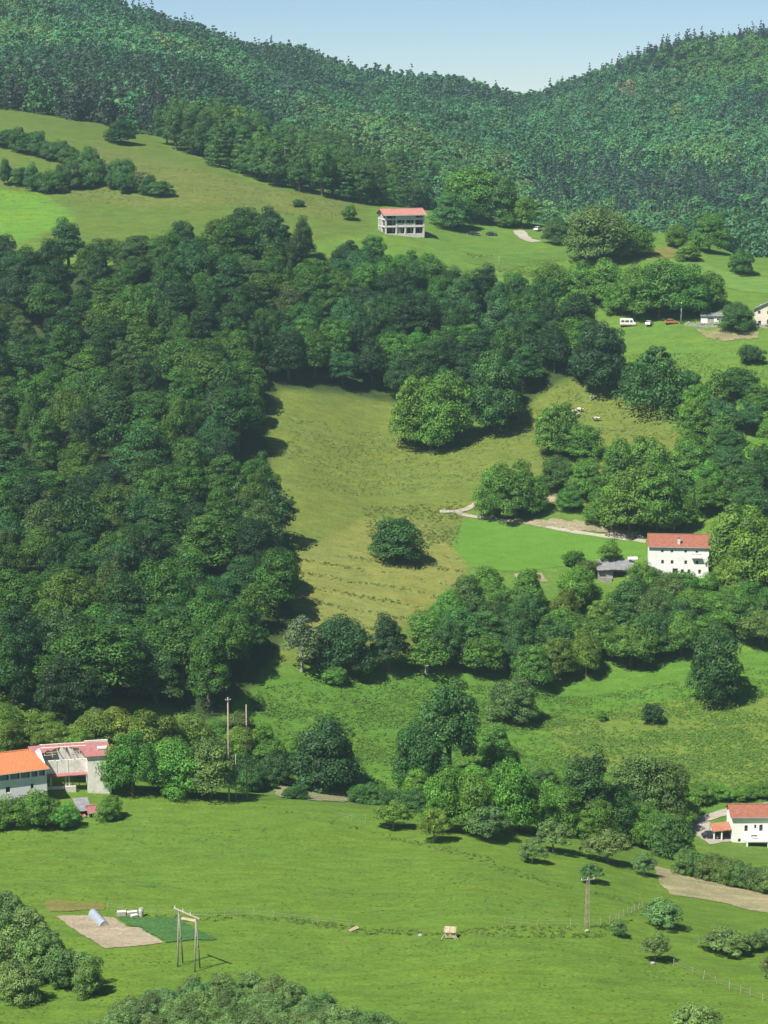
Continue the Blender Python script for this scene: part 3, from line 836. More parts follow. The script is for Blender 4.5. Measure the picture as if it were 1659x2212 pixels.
# the stream slope
T(972, 1690, 1475, 118, 'tall', 'dark', 'tallest dark tree on the bracken slope above the stream')
T(905, 1700, 1560, 98, 'round', 'dark', 'dark tree leaning against the tallest tree on the bracken slope')
T(1105, 1558, 1462, 96, 'round', 'olive', 'olive brown tree at the top of the bracken slope')
T(1068, 1640, 1560, 76, 'round', 'mid', 'round green tree halfway up the bracken slope')
T(705, 1702, 1555, 165, 'round', 'deep', 'broad dark tree on the stream bank')
T(600, 1690, 1625, 80, 'bush', 'deep', 'dark bush on the stream bank by the thin poles')
for a in ((575, 1645, 1598, 70), (640, 1640, 1600, 64), (560, 1600, 1560, 60)): T(*a, 'bush', 'mid', 'green scrub bush on the slope behind the thin poles', 'scrub behind the poles')
g = 'bushes along the stream'
for a in ((640, 1725, 1695, 60), (560, 1700, 1660, 60), (790, 1735, 1690, 70), (850, 1745, 1700, 70), (900, 1755, 1700, 70), (540, 1710, 1660, 60)): T(*a, 'bush', 'dark', 'dark green bush lining the stream behind the lower field', g)
g = 'bright trees by the stream'
for a in ((965, 1795, 1655, 95), (1020, 1800, 1670, 90), (1095, 1795, 1640, 100)): T(*a, 'round', 'bright', 'bright green tree by the stream behind the orchard trees', g)
g = 'sparse trees on the field edge'
for a in ((850, 1790, 1728, 78), (938, 1818, 1745, 68)): T(*a, 'orchard', 'yellow', 'sparse yellowish orchard tree on the far edge of the lower field', g)
g = 'orchard trees on the field edge'
for a in ((1052, 1812, 1738, 100), (1150, 1862, 1818, 58), (1195, 1840, 1770, 90), (1312, 1862, 1792, 112), (1390, 1890, 1842, 60), (1275, 1905, 1862, 55)): T(*a, 'orchard', 'sage', 'sage green orchard tree along the edge of the lower field', g)
g = 'tall trees of the stream valley'
for a in ((1262, 1800, 1612, 112, 'dark'), (1215, 1800, 1700, 90, 'mid'), (1370, 1770, 1625, 125, 'olive'), (1430, 1780, 1640, 110, 'olive'), (1325, 1810, 1700, 100, 'dark'), (1395, 1820, 1740, 90, 'mid'), (1160, 1800, 1690, 80, 'mid'), (1450, 1850, 1760, 90, 'dark'), (1290, 1820, 1730, 80, 'mid')):
    T(*a[:4], 'tall' if a[3] > 110 else 'round', a[4], f'{TINT[a[4]][1]} tree in the stream valley beside the rendered house', g + ' ' + a[4])
for x in range(1480, 1700, 26): T(x, 1890 + (x - 1480) * 0.22, 1832 + (x - 1480) * 0.24, 58, 'bush', 'olive', 'olive green bush in the hedge above the stubble plot', 'hedge above the stubble plot')
for a in ((1500, 1735, 1690, 70), (1550, 1725, 1690, 60), (1610, 1725, 1700, 60), (1650, 1722, 1690, 60), (1490, 1770, 1730, 40)): T(*a, 'bush', 'mid', 'green bush behind the lane of the white house with carport', 'bushes behind the lane')
# lower right orchard
for a in ((1432, 2002, 1945, 88), (1415, 2076, 2012, 62), (1335, 2022, 1985, 44), (1565, 2060, 2003, 95), (1625, 2055, 2012, 60), (1660, 2048, 2010, 60), (1658, 2112, 2060, 40), (1505, 2240, 2168, 100)):
    T(*a, 'orchard', 'sage', 'small sage green orchard tree on the lower grass slope', 'orchard trees on the lower slope')
# lower left
for a in ((25, 2005, 1925, 80), (62, 2035, 1960, 90), (15, 2105, 2005, 120), (85, 2115, 2020, 105), (150, 2130, 2048, 105), (192, 2148, 2065, 70), (40, 2165, 2080, 100), (-10, 2060, 1960, 90), (105, 2070, 2010, 70)):
    T(*a, 'bush', 'sage', 'sage green bush in the thicket beside the tilled plot', 'thicket beside the tilled plot')
for x, y in scatter([(250, 2200), (420, 2155), (540, 2140), (620, 2165), (760, 2215), (860, 2250), (860, 2290), (240, 2300)], 3.3, 270):
    qx, qy = to_pix(x, y, float(height(x, y)))
    lab = 'sage green bush in the part of the foreground thicket ' + ('toward the tilled plot' if qx < 380 else 'right below the timber pylon' if qx < 540 else 'crowning it past the timber pylon' if qy < 2200 else 'trailing out into the lower field')
    plant('bush', (x, y, float(height(x, y)) - 0.1), rng.uniform(3.0, 4.6), rng.uniform(4.6, 6.2), 'sage', lab, 'bush', lab)
for x, y in scatter([(200, 2230), (260, 2190), (300, 2215), (260, 2300), (160, 2300)], 2.8, 270):
    plant('bush', (x, y, float(height(x, y)) - 0.1), rng.uniform(2, 3), rng.uniform(3, 4.5), 'sage', 'low sage bush joining the two foreground thickets', 'bush', 'low bushes between thickets')
# around the ruined barn
T(455, 1720, 1590, 140, 'round', 'olive', 'broad olive green tree casting a long shadow on the lower field')
T(385, 1714, 1598, 120, 'round', 'mid', 'green tree between barn and broad olive tree')
T(287, 1718, 1580, 105, 'round', 'mid', 'green tree with a bare trunk beside the ruined barn')
T(520, 1702, 1625, 70, 'round', 'dark', 'dark tree beside the tall wooden pole')
for a in ((28, 1784, 1718, 92), (88, 1784, 1710, 84), (140, 1786, 1738, 76)): T(*a, 'bush', 'mid', 'leafy bush in front of the orange roofed house', 'bushes before the orange roofed house')
T(236, 1770, 1722, 60, 'bush', 'mid', 'round bush beside the red roofed hutch')
g = 'trees behind the barn'
for a in ((200, 1640, 1540, 110), (260, 1650, 1530, 110), (330, 1680, 1530, 130), (400, 1680, 1545, 120), (120, 1620, 1560, 70), (20, 1625, 1560, 70), (170, 1660, 1580, 90)): T(*a, 'round', 'yellow', 'yellowish green tree rising behind the ruined barn', g, ymin=430)
# upper right: round the hilltop fields
T(1290, 560, 450, 132, 'round', 'olive', 'big rounded tree on the hilltop field by the driveway')
T(1368, 552, 488, 76, 'round', 'mid', 'smaller green tree beside the big rounded hilltop tree')
T(1200, 527, 472, 62, 'round', 'dark', 'dark tree beside the white parked car')
T(975, 492, 418, 95, 'round', 'blue', 'bluish rounded tree beside the concrete frame building')
T(1010, 476, 365, 118, 'round', 'mid', 'tall green tree behind the bluish tree by the concrete building')
T(1078, 485, 386, 84, 'round', 'dark', 'dark tree beside the driveway head')
T(1132, 490, 428, 52, 'round', 'bright', 'bright green small tree at the driveway head')
T(1095, 490, 462, 55, 'bush', 'mid', 'bush beside the driveway head')
T(1460, 532, 485, 56, 'round', 'bright', 'bright round tree on the far edge of the hilltop field')
T(1532, 545, 464, 80, 'round', 'mid', 'taller tree on the far edge of the hilltop field')
T(1487, 562, 525, 62, 'bush', 'mid', 'low round bush below the bright hilltop tree')
T(1600, 592, 540, 56, 'bush', 'dark', 'dark bush at the end of the upper field')
g = 'row of trees above the parked van'
for a in ((1192, 652, 572, 84), (1250, 650, 566, 84), (1310, 656, 562, 90), (1372, 682, 578, 90), (1425, 682, 566, 110), (1475, 684, 575, 100), (1525, 668, 590, 80), (1340, 678, 605, 60)): T(*a, 'round', 'mid', 'green tree in the row sheltering the parked caravan', g)
T(1245, 722, 636, 84, 'round', 'mid', 'round green tree beside the pole below the tree row')
T(1592, 716, 655, 66, 'round', 'dark', 'dark tree between the white outbuilding and cream house')
T(1622, 785, 745, 50, 'bush', 'dark', 'dark bush alone on the pasture below the cream house')
T(1110, 660, 590, 70, 'round', 'mid', 'round tree by the short pole at the edge of the wood')
# hedges on the upper left pasture
for k, (a, b, n) in enumerate((((15, 312), (262, 388), 12), ((45, 402), (345, 418), 14))):
    for i in range(n):
        t = i / (n - 1)
        x = a[0] + (b[0] - a[0]) * t; y = a[1] + (b[1] - a[1]) * t + (6 * math.sin(t * 9) if k else 4)
        if rng.random() < .14: continue
        y += rng.normal() * 3
        T(x, y, y - rng.uniform(26, 54), rng.uniform(34, 60), 'bush' if rng.random() < .6 else 'round', 'dark', ['dark bush in the upper hedge of the hillside pasture', 'dark bush in the lower hedge of the hillside pasture'][k], ['upper pasture hedge', 'lower pasture hedge'][k], 'bush', ymin=780)
T(300, 412, 372, 60, 'grey', 'grey', 'pale thin bush ending the lower hedge of the hillside pasture', cat='bush', ymin=780)
T(262, 310, 262, 66, 'round', 'deep', 'very dark tree on the crest of the hillside pasture', ymin=780)
T(645, 446, 430, 24, 'bush', 'dark', 'tiny bush alone on the hillside pasture', ymin=780)
T(755, 475, 442, 36, 'bush', 'mid', 'bush on the pasture beside the concrete frame building', ymin=780)
T(10, 400, 345, 30, 'bush', 'dark', 'dark bush at the gap between the two pasture hedges', ymin=780)

# ------------------------------------------------------------------ the far wooded hills (stuff)
FARC = bpy.data.collections.new('far_tree_shapes')      # shapes scattered by the wood's own nodes
FP = {'cone': [], 'spire': [], 'ball': []}
def far_proto(kind, idx):
    cent, rad = [], []
    if kind == 'ball':
        for _ in range(20):
            d = rand_unit(1)[0]; d[2] = abs(d[2]) * 1.1 - 0.3
            cent.append((d[0] * .28, d[1] * .28, .52 + d[2] * .34)); r = rng.uniform(.11, .2); rad.append((r, r, r * .8))
        per, size = 24, .055
    else:
        w = .34 if kind == 'cone' else .15
        for k in range(8 if kind == 'cone' else 10):
            t = k / (7.5 if kind == 'cone' else 9.5); z = .12 + .84 * t; r_ = w * (1 - t) ** (.65 if kind == 'cone' else .8) + .02
            for q in range(4 if t < .6 else 2):
                a = rng.uniform(0, 6.28); r = max(.045 if kind == 'cone' else .016, r_ * .55)
                cent.append((r_ * .6 * math.cos(a), r_ * .6 * math.sin(a), z + rng.normal() * .02)); rad.append((r, r, r * .7))
        per, size = (17, .05) if kind == 'cone' else (13, .026)
    v, f, c = lobes_to_cards(np.array(cent), np.array(rad), per, size, .45, .5, .2, -.7)
    me = np_mesh('far_tree', v, f, [M['far_leaf']], False, 0.5 + 0.5 * c)
    o = bpy.data.objects.new('far_tree_%02d' % idx, me)
    FARC.objects.link(o)
    return idx
_i = 0
for kd in ('cone', 'spire', 'ball'):
    for _ in range(5):
        FP[kd].append(far_proto(kd, _i)); _i += 1
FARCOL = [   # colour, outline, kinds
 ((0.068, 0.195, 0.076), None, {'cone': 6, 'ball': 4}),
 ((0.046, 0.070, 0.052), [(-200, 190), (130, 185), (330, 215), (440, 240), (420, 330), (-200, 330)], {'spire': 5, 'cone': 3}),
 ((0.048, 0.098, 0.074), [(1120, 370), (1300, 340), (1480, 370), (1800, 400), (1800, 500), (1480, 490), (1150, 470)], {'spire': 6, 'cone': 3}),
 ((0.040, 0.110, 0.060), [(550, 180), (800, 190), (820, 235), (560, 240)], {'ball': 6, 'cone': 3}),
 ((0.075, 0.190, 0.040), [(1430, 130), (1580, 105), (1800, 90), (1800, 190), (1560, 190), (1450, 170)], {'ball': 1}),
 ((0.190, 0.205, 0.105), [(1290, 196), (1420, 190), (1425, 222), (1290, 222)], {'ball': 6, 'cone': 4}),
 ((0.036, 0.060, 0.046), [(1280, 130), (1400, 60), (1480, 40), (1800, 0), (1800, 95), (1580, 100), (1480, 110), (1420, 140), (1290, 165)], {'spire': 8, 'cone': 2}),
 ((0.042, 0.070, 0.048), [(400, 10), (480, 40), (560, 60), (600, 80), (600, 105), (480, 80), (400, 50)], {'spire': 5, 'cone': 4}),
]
def far_wood(name, label, x_lo, x_hi):
    PT, RT, SC, PK, TN = [], [], [], [], []
    y = 985.0
    while y < 1860:
        sp = 6.4 + (y - 985) * 0.0022
        xs = np.arange(x_lo(y), x_hi(y), sp)
        for x in xs:
            xx = x + rng.normal() * sp * 0.3; yy = y + rng.normal() * sp * 0.35
            z = float(height(xx, yy))
            px, py = to_pix(xx, yy, z)
            if px < -90 or px > PW + 90 or py < -130: continue
            if yy < 1060 and PXM(px, py, yy): continue
            cc, kinds = FARCOL[0][0], FARCOL[0][2]
            st = float(fbm(xx / 130 + 3, yy / 170 + 40, 3)) + rng.normal() * .025
            if st > .09: cc, kinds = (0.092, 0.200, 0.062), {'ball': 3, 'cone': 1}
            elif st < -.13: cc, kinds = (0.044, 0.110, 0.064), {'spire': 1, 'cone': 5}
            elif st < -.05: cc, kinds = (0.056, 0.160, 0.074), {'cone': 5, 'ball': 1}
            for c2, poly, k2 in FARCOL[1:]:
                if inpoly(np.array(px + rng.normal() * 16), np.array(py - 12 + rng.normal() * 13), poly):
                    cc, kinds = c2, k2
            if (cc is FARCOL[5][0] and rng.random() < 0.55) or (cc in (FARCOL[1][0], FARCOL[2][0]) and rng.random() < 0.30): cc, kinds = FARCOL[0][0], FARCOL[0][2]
            kd = pick(kinds)
            patch = 1 + 0.75 * fbm(xx / 80 + 9, yy / 80, 3)
            h = rng.uniform(10.5, 16.5) if kd != 'spire' else rng.uniform(13, 21)
            w = h * rng.uniform(0.85, 1.15)
            b = np.array(cc) * rng.uniform(0.84, 1.16) * patch * (1 + rng.normal(size=3) * np.array([.12, .04, .08]))
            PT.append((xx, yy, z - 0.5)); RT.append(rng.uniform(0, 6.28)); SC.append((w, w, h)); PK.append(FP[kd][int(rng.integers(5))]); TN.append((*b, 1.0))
        y += sp
    me = bpy.data.meshes.new(name); me.from_pydata(PT, [], [])
    def put(nm, tp, key, data):
        a = me.attributes.new(nm, tp, 'POINT'); a.data.foreach_set(key, np.asarray(data, np.int32 if tp == 'INT' else np.float32).ravel())
    put('turn', 'FLOAT', 'value', RT); put('size', 'FLOAT_VECTOR', 'vector', SC); put('pick', 'INT', 'value', PK); put('tint', 'FLOAT_COLOR', 'color', TN)
    o = link(name, me)
    g = bpy.data.node_groups.new('scatter_trees', 'GeometryNodeTree')
    g.interface.new_socket('Geometry', in_out='INPUT', socket_type='NodeSocketGeometry'); g.interface.new_socket('Geometry', in_out='OUTPUT', socket_type='NodeSocketGeometry')
    gi = g.nodes.new('NodeGroupInput'); go = g.nodes.new('NodeGroupOutput')
    ci = g.nodes.new('GeometryNodeCollectionInfo'); ci.inputs['Collection'].default_value = FARC
    ci.inputs['Separate Children'].default_value = True; ci.inputs['Reset Children'].default_value = True
    ip = g.nodes.new('GeometryNodeInstanceOnPoints'); ip.inputs['Pick Instance'].default_value = True
    def named(nm, tp):
        n = g.nodes.new('GeometryNodeInputNamedAttribute'); n.data_type = tp; n.inputs['Name'].default_value = nm
        return [s for s in n.outputs if s.enabled and s.name == 'Attribute'][0]
    cx = g.nodes.new('ShaderNodeCombineXYZ'); g.links.new(named('turn', 'FLOAT'), cx.inputs[2])
    g.links.new(gi.outputs[0], ip.inputs['Points']); g.links.new(ci.outputs[0], ip.inputs['Instance'])
    g.links.new(named('pick', 'INT'), ip.inputs['Instance Index']); g.links.new(cx.outputs[0], ip.inputs['Rotation']); g.links.new(named('size', 'FLOAT_VECTOR'), ip.inputs['Scale'])
    g.links.new(ip.outputs[0], go.inputs[0])
    mod = o.modifiers.new('scatter', 'NODES'); mod.node_group = g
    return tag(o, label, 'woodland', kind='stuff')

def PXM(px, py, yy):      # keep the hilltop fields and pasture open
    return py > 455 or (px < 930 and py > 290 + max(0, px) * 0.16 and yy < 1000)
far_wood('far_wood', 'mixed conifer and broadleaf wood covering the far hillsides', lambda y: -0.205 * y, lambda y: 0.205 * y)

# ------------------------------------------------------------------ buildings
def frame_at(px, py, yaw=0.0, ymin=270):
    """ground point under the pixel, the bearing of the view there turned by yaw, metres per pixel"""
    p = ground(px, py, ymin)
    az_ = math.atan2(p.x, p.y)
    return p, -az_ + yaw, 1.0 / ppm(p)

def window(parent, x0, x1, z0, z1, y, glass='glass', frame='dark_wood', sill=None, fw=0.07):
    w = MB().box(x0, x1, y + 0.10, y + 0.13, z0, z1).build('window', M[glass], parent)
    f = MB()
    f.box(x0, x0 + fw, y + 0.04, y + 0.097, z0, z1); f.box(x1 - fw, x1, y + 0.04, y + 0.097, z0, z1)
    f.box(x0 + fw, x1 - fw, y + 0.04, y + 0.097, z1 - fw, z1); f.box(x0 + fw, x1 - fw, y + 0.04, y + 0.097, z0, z0 + fw)
    f.box((x0 + x1) / 2 - fw / 3, (x0 + x1) / 2 + fw / 3, y + 0.045, y + 0.096, z0 + fw, z1 - fw)
    f.build('frame', M[frame], w)
    if sill:
        MB().box(x0 - 0.08, x1 + 0.08, y - 0.06, y + 0.04, z0 - 0.1, z0 - 0.002).build('sill', M[sill], w)
    return w

def gable_shell(parent, L, D, H, rise, wallmat, roofmat, holes_front=(), over=0.45, t=0.18, name_wall='wall', hip=0.0, left_holes=()):
    """walls (front at y=0, depth D behind it) and a two-slope roof with ridge along x"""
    th = 0.35
    MB().wall(0, L, -1.5, H, 0, th, list(holes_front)).build('front_wall', M[wallmat], parent)
    MB().wall(0, L, -1.5, H, D - th, D, []).build('rear_wall', M[wallmat], parent)
    for nm, x0, x1 in (('left', 0, th), ('right', L - th, L)):
        zt = H + rise - 0.12
        MB().prism_x([(th + .002, -1.5), (D - th - .002, -1.5), (D - th - .002, H + rise * th * 2 / D - 0.1), (D / 2, zt), (th + .002, H + rise * th * 2 / D - 0.1)], x0, x1).build('gable_wall', M[wallmat], parent)
    k = rise / (D / 2)
    roof = MB()
    roof.slab([(-over + 0, -over, H - over * k), (L + over, -over, H - over * k), (L + over - hip, D / 2, H + rise), (-over + hip, D / 2, H + rise)], t)
    roof.slab([(L + over, D + over, H - over * k), (-over, D + over, H - over * k), (-over + hip, D / 2 + 0.002, H + rise), (L + over - hip, D / 2 + 0.002, H + rise)], t)
    if hip > 0:
        for s, xe, xr in ((-1, -over, -over + hip), (1, L + over, L + over - hip)):
            roof.slab([(xe, -over, H - over * k - .003), (xr, D / 2, H + rise - .003), (xe, D + over, H - over * k - .003)][::s], t)
    r = roof.build('roof', M[roofmat], parent)
    rc = MB()
    n = int((L + 2 * over - 2 * hip) / 0.45)
    for i in range(n):
        x = -over + hip + i * 0.45
        rc.tube([(x, D / 2, H + rise + 0.03), (x + 0.43, D / 2, H + rise + 0.05)], [0.13, 0.15], 6)
    rc.build('ridge_tiles', M[roofmat], r)
    # rows of cover tiles down the front slope
    tl = MB()
    n = int((L + 2 * over) / 0.55)
    for i in range(n):
        x = -over + 0.2 + i * (L + 2 * over - 0.4) / max(1, n - 1)
        f_ = 1.0
        if hip > 0:
            f_ = min(1.0, (x + over) / hip, (L + over - x) / hip)
        if f_ < 0.06: continue
        y1 = -over + (D / 2 + over) * f_ * 0.98
        z1 = H - over * k + (rise + over * k) * f_ * 0.98
        tl.tube([(x, -over, H - over * k + 0.02), (x, y1, z1 + 0.02)], 0.07, 5)
    tl.build('tile_rows', M[roofmat], r)
    gt = MB().tube([(-over, -over - 0.08, H - over * k - 0.08), (L + over, -over - 0.08, H - over * k - 0.08)], 0.07, 6)
    gt.build('gutter', M['metal'], r)
    return r

# white farmhouse with red roof ------------------------------------------------
p, rz, m = frame_at(1401, 1247, R(2))
L, D, H = 127 * m, 11.0, 75 * m * K * 1.06
fh = empty('farmhouse', p, rz)
tag(fh, 'long white farmhouse with rusty red tiled roof beside the mown field', 'farmhouse')
def fx(x): return (x - 1620) * K * m        # from photograph pixels
def fz(y): return (1443 - y) * K * m * 1.03
wins = []
for x in (1652.5, 1676, 1709.5, 1737): wins.append((fx(x) - .32, fx(x) + .32, fz(1381), fz(1375)))
for x in (1653.6, 1677, 1710.5, 1738): wins.append((fx(x) - .36, fx(x) + .36, fz(1409), fz(1400)))
for x in (1703, 1719, 1745): wins.append((fx(x) - .36, fx(x) + .36, fz(1432), fz(1422)))
wins.append((fx(1685) - .7, fx(1685) + .7, fz(1443), fz(1420)))
gable_shell(fh, L, D, H, 2.3, 'white', 'red_tile', wins, 0.4)
for w in wins[:-1]: window(fh, *w, 0.12, sill='concrete')
MB().box(wins[-1][0], wins[-1][1], 0.15, 0.22, wins[-1][2], wins[-1][3]).build('door', M['dark_wood'], fh)
bx_ = fx(1737)
bal = MB().box(bx_ - 1.4, bx_ + 1.4, -0.9, -0.002, fz(1393), fz(1391)).build('balcony', M['old_plaster'], fh)
rl = MB()
for i in range(9): rl.box(bx_ - 1.35 + i * 0.33, bx_ - 1.31 + i * 0.33, -0.88, -0.84, fz(1391) + .002, fz(1391) + 0.9)
rl.box(bx_ - 1.4, bx_ + 1.4, -0.9, -0.82, fz(1391) + 0.902, fz(1391) + 0.97)
rl.build('railing', M['dark_wood'], bal)
ch = MB().box(fx(1692) - .25, fx(1692) + .45, 0.9, 1.6, H + 0.2, H + 2.1).build('chimney', M['concrete'], fh)
MB().box(fx(1692) - .35, fx(1692) + .55, 0.8, 1.7, H + 2.102, H + 2.25).build('chimney_cap', M['red_tile'], ch)
# white annex behind its far corner
q = fh.matrix_basis if False else None
ca, sa = math.cos(rz), math.sin(rz)
def off(p, rz, x, y): 
    X = p.x + x * math.cos(rz) - y * math.sin(rz); Y = p.y + x * math.sin(rz) + y * math.cos(rz)
    return Vector((X, Y, float(height(X, Y))))
a = off(p, rz, 0.1, 12.5)
an = empty('annex', a, rz); tag(an, 'small white annex with one dark window behind the farmhouse roof', 'outbuilding')
gable_shell(an, 2.6, 4.0, 5.2 + (p.z - a.z) + 1.0, 0.6, 'white', 'red_tile', [(0.7, 1.5, 4.3 + p.z - a.z, 5.1 + p.z - a.z)], 0.2)
window(an, 0.7, 1.5, 4.3 + p.z - a.z, 5.1 + p.z - a.z, 0.12)

# grey open shed beside it -----------------------------------------------------
p, rz, m = frame_at(1292, 1252, R(4))
sh = empty('shed', p, rz); tag(sh, 'dilapidated grey shed with sagging slab roof and dark opening', 'shed')
L = 76 * m
MB().wall(0, L, -1, 2.9, 0, 0.3, [(L * .42, L * .80, 0.3, 2.3)]).build('front_wall', M['stone'], sh)
MB().box(0, 0.3, 0.302, 6, -1, 2.6).build('side_wall', M['stone'], sh)
MB().box(L - 0.3, L, 0.302, 6, -1, 2.6).build('side_wall', M['stone'], sh)
MB().box(0, L, 6.002, 6.3, -1, 3.4).build('rear_wall', M['stone'], sh)
xs_ = np.linspace(-0.4, L + 0.4, 7)
for i in range(6):
    z = 2.96 + rng.uniform(-0.15, 0.12)
    MB().slab([(xs_[i], -0.7 + rng.uniform(-.3, .2), z), (xs_[i + 1] - .02, -0.7 + rng.uniform(-.3, .2), z + rng.uniform(-.1, .1)), (xs_[i + 1] - .02, 6.6, z + 1.5), (xs_[i], 6.6, z + 1.35)], 0.12).build('roof_sheet', M['slate'], sh)
MB().box(L * .80, L * 1.12, -2.6, -0.3, -0.6, 1.0).build('low_wall', M['stone'], sh)
MB().box(L * 0.05, L * 0.38, -1.2, -0.4, -0.6, 0.9).build('low_wall', M['stone'], sh)
MB().slab([(L * 0.86, 3.4, 5.1), (L * 1.13, 3.2, 5.2), (L * 1.13, 4.6, 5.5), (L * .86, 4.6, 5.4)], 0.15).build('top_slab', M['white'], sh)
MB().box(L * 0.9, L * 0.98, 3.8, 4.2, 3.3, 5.2).build('post', M['stone'], sh)

# unfinished concrete frame building -------------------------------------------
p, rz, m = frame_at(832, 506, R(15), 700)
cb = empty('concrete_frame_building', p, rz); tag(cb, 'unfinished three storey concrete frame building with pink tiled roof on the hilltop', 'building')
mm = m * K
W_, D_, H_ = 97 * mm / math.cos(R(15)), 10.0, 49 * mm
xsC = [0, 0.27 * W_, 0.5 * W_, 0.735 * W_, W_ - 0.45]
lv = [0, H_ * 0.335, H_ * 0.70, H_]
for j, y in enumerate((0, 4.8, 9.55)):
    for i, x in enumerate(xsC):
        MB().box(x, x + 0.6, y, y + 0.5, -1.5, H_ - 0.002).build('column', M['concrete'], cb)
MB().box(0.05, W_ + .1, 0.03, D_ + .02, -1.4, 0.12).build('floor_slab', M['concrete'], cb)
for z in lv[1:3]:
    MB().box(-0.06, W_ + .2, -0.06, D_ + .12, z, z + 0.34).build('floor_slab', M['concrete'], cb)
for (i, z0, hgt) in ((1, lv[1], 1.25), (2, lv[1], 1.2), (1, lv[2], 1.15), (2, lv[2], 1.1), (0, lv[1], 0.35), (3, lv[1], 0.45), (3, lv[2], 0.5), (0, lv[2], 0.3)):
    MB().box(xsC[i] + 0.6, xsC[i + 1], 0.1, 0.28, z0 + 0.34, z0 + 0.34 + hgt).build('parapet', M['concrete'], cb)
MB().box(xsC[1] + 1.2, xsC[1] + 2.0, 0.6, 1.4, 0.12, 2.0).build('block_pile', M['concrete'], cb)
MB().box(0.1, W_ - .1, 5.4, 5.6, 0.12, H_ - .2).build('inner_wall', M['shaded_block'], cb)  # shade behind the open bays is put into this wall's colour
MB().box(0.1, 0.3, 5.6, 9.5, 0.12, H_ - .2).build('side_wall', M['grey_block'], cb)
MB().box(W_ - .1, W_ + .1, 0.6, 9.5, 0.12, H_ - .2).build('side_wall', M['grey_block'], cb)
rf = MB(); k = 1.75 / (D_ / 2)
rf.slab([(-0.9, -0.9, H_ + .05 - .5 * k), (W_ + .9, -0.9, H_ + .05 - .5 * k), (W_ + .9, D_ / 2, H_ + 1.8), (-.9, D_ / 2, H_ + 1.8)], 0.22)
rf.slab([(W_ + .9, D_ + .9, H_ + .05 - .5 * k), (-.9, D_ + .9, H_ + .05 - .5 * k), (-.9, D_ / 2 + .002, H_ + 1.8), (W_ + .9, D_ / 2 + .002, H_ + 1.8)], 0.22)
rr = rf.build('roof', M['pale_red_tile'], cb)
MB().tube([(-.9, D_ / 2, H_ + 1.82), (W_ + .9, D_ / 2, H_ + 1.82)], 0.16, 6).build('ridge_tiles', M['pale_red_tile'], rr)
MB().box(-0.9, W_ + .9, -0.98, -0.905, H_ - .42 - .5 * k + .1, H_ - .1 - .3 * k).build('fascia', M['concrete'], rr)
for s in (0, W_ - .3): MB().prism_x([(0.3, H_ - .1), (D_ - .3, H_ - .1), (D_ / 2, H_ + 1.4)], s, s + .25).build('gable_wall', M['grey_block'], cb)

# orange roofed house -----------------------------------------------------------
p, rz, m = frame_at(103, 1738, R(15))
S = 1 / 5.184 * K * m          # metres per pixel of the enlarged crop
Lh, Dh, Hh = 12.5, 10.0, 8.0
pr = off(p, rz, -Lh, 0)
oh = empty('orange_roofed_house', Vector((pr.x, pr.y, p.z)), rz); tag(oh, 'white house with bright orange tiled roof and open loggia beside the ruined barn', 'house')
holes = []
bays = [(0.5, 2.6), (2.9, 4.7), (5.0, 6.9), (7.2, 9.0), (9.35, 10.6), (10.9, 12.1)]
for a_, b_ in bays: holes.append((a_, b_, 6.2, 7.65))
holes.append((9.1, 9.7, 3.7, 4.8)); holes.append((4.0, 4.9, 3.6, 4.8)); holes.append((6.3, 7.3, 0.0, 2.1))
gable_shell(oh, Lh, Dh, Hh, 2.5, 'white', 'orange_tile', holes, 0.55, hip=2.6)
for i, (a_, b_) in enumerate(bays):
    MB().box(a_ + .05, b_ - .3, 0.2, 0.24, 6.2, 7.5).build('loggia_panel', M['blue_sheet'], oh)
    MB().box(b_ - .28, b_ - .1, 0.08, 0.26, 6.2, 7.65).build('loggia_post', M['dark_wood'], oh)
for w in holes[-3:-1]: window(oh, *w, 0.12, sill='concrete')
MB().box(*holes[-1][:2], 0.15, 0.22, 0.0, 2.1).build('door', M['dark_wood'], oh)

# ruined barn --------------------------------------------------------------------
p, rz, m = frame_at(103, 1712, R(3))
rb = empty('ruined_barn', Vector((p.x, p.y, p.z)), rz); tag(rb, 'ruined pale barn with half collapsed red roof beside the orange roofed house', 'barn')
u = m * K / 5.184                                    # metres per crop pixel
def bxx(x): return (x - 620) * u
def bzz(y): return (800 - y) * u * 1.05
tx0, tx1 = bxx(1130), bxx(1430)
zt = bzz(372)
MB().wall(tx0, tx1, -1.5, zt, 0, 0.35, [(bxx(1340), bxx(1395), bzz(645), bzz(600)), (bxx(1362), bxx(1398), bzz(530), bzz(500))]).build('tower_wall', M['old_plaster'], rb)
MB().box(tx0, tx0 + .35, 0.352, 7.5, -1.5, zt - .02).build('tower_wall', M['old_plaster'], rb)
MB().box(tx1 - .35, tx1, 0.352, 7.5, -1.5, zt - .02).build('tower_wall', M['old_plaster'], rb)
MB().box(tx0, tx1, 7.502, 7.8, -1.5, zt + 1.0).build('rear_wall', M['old_plaster'], rb)
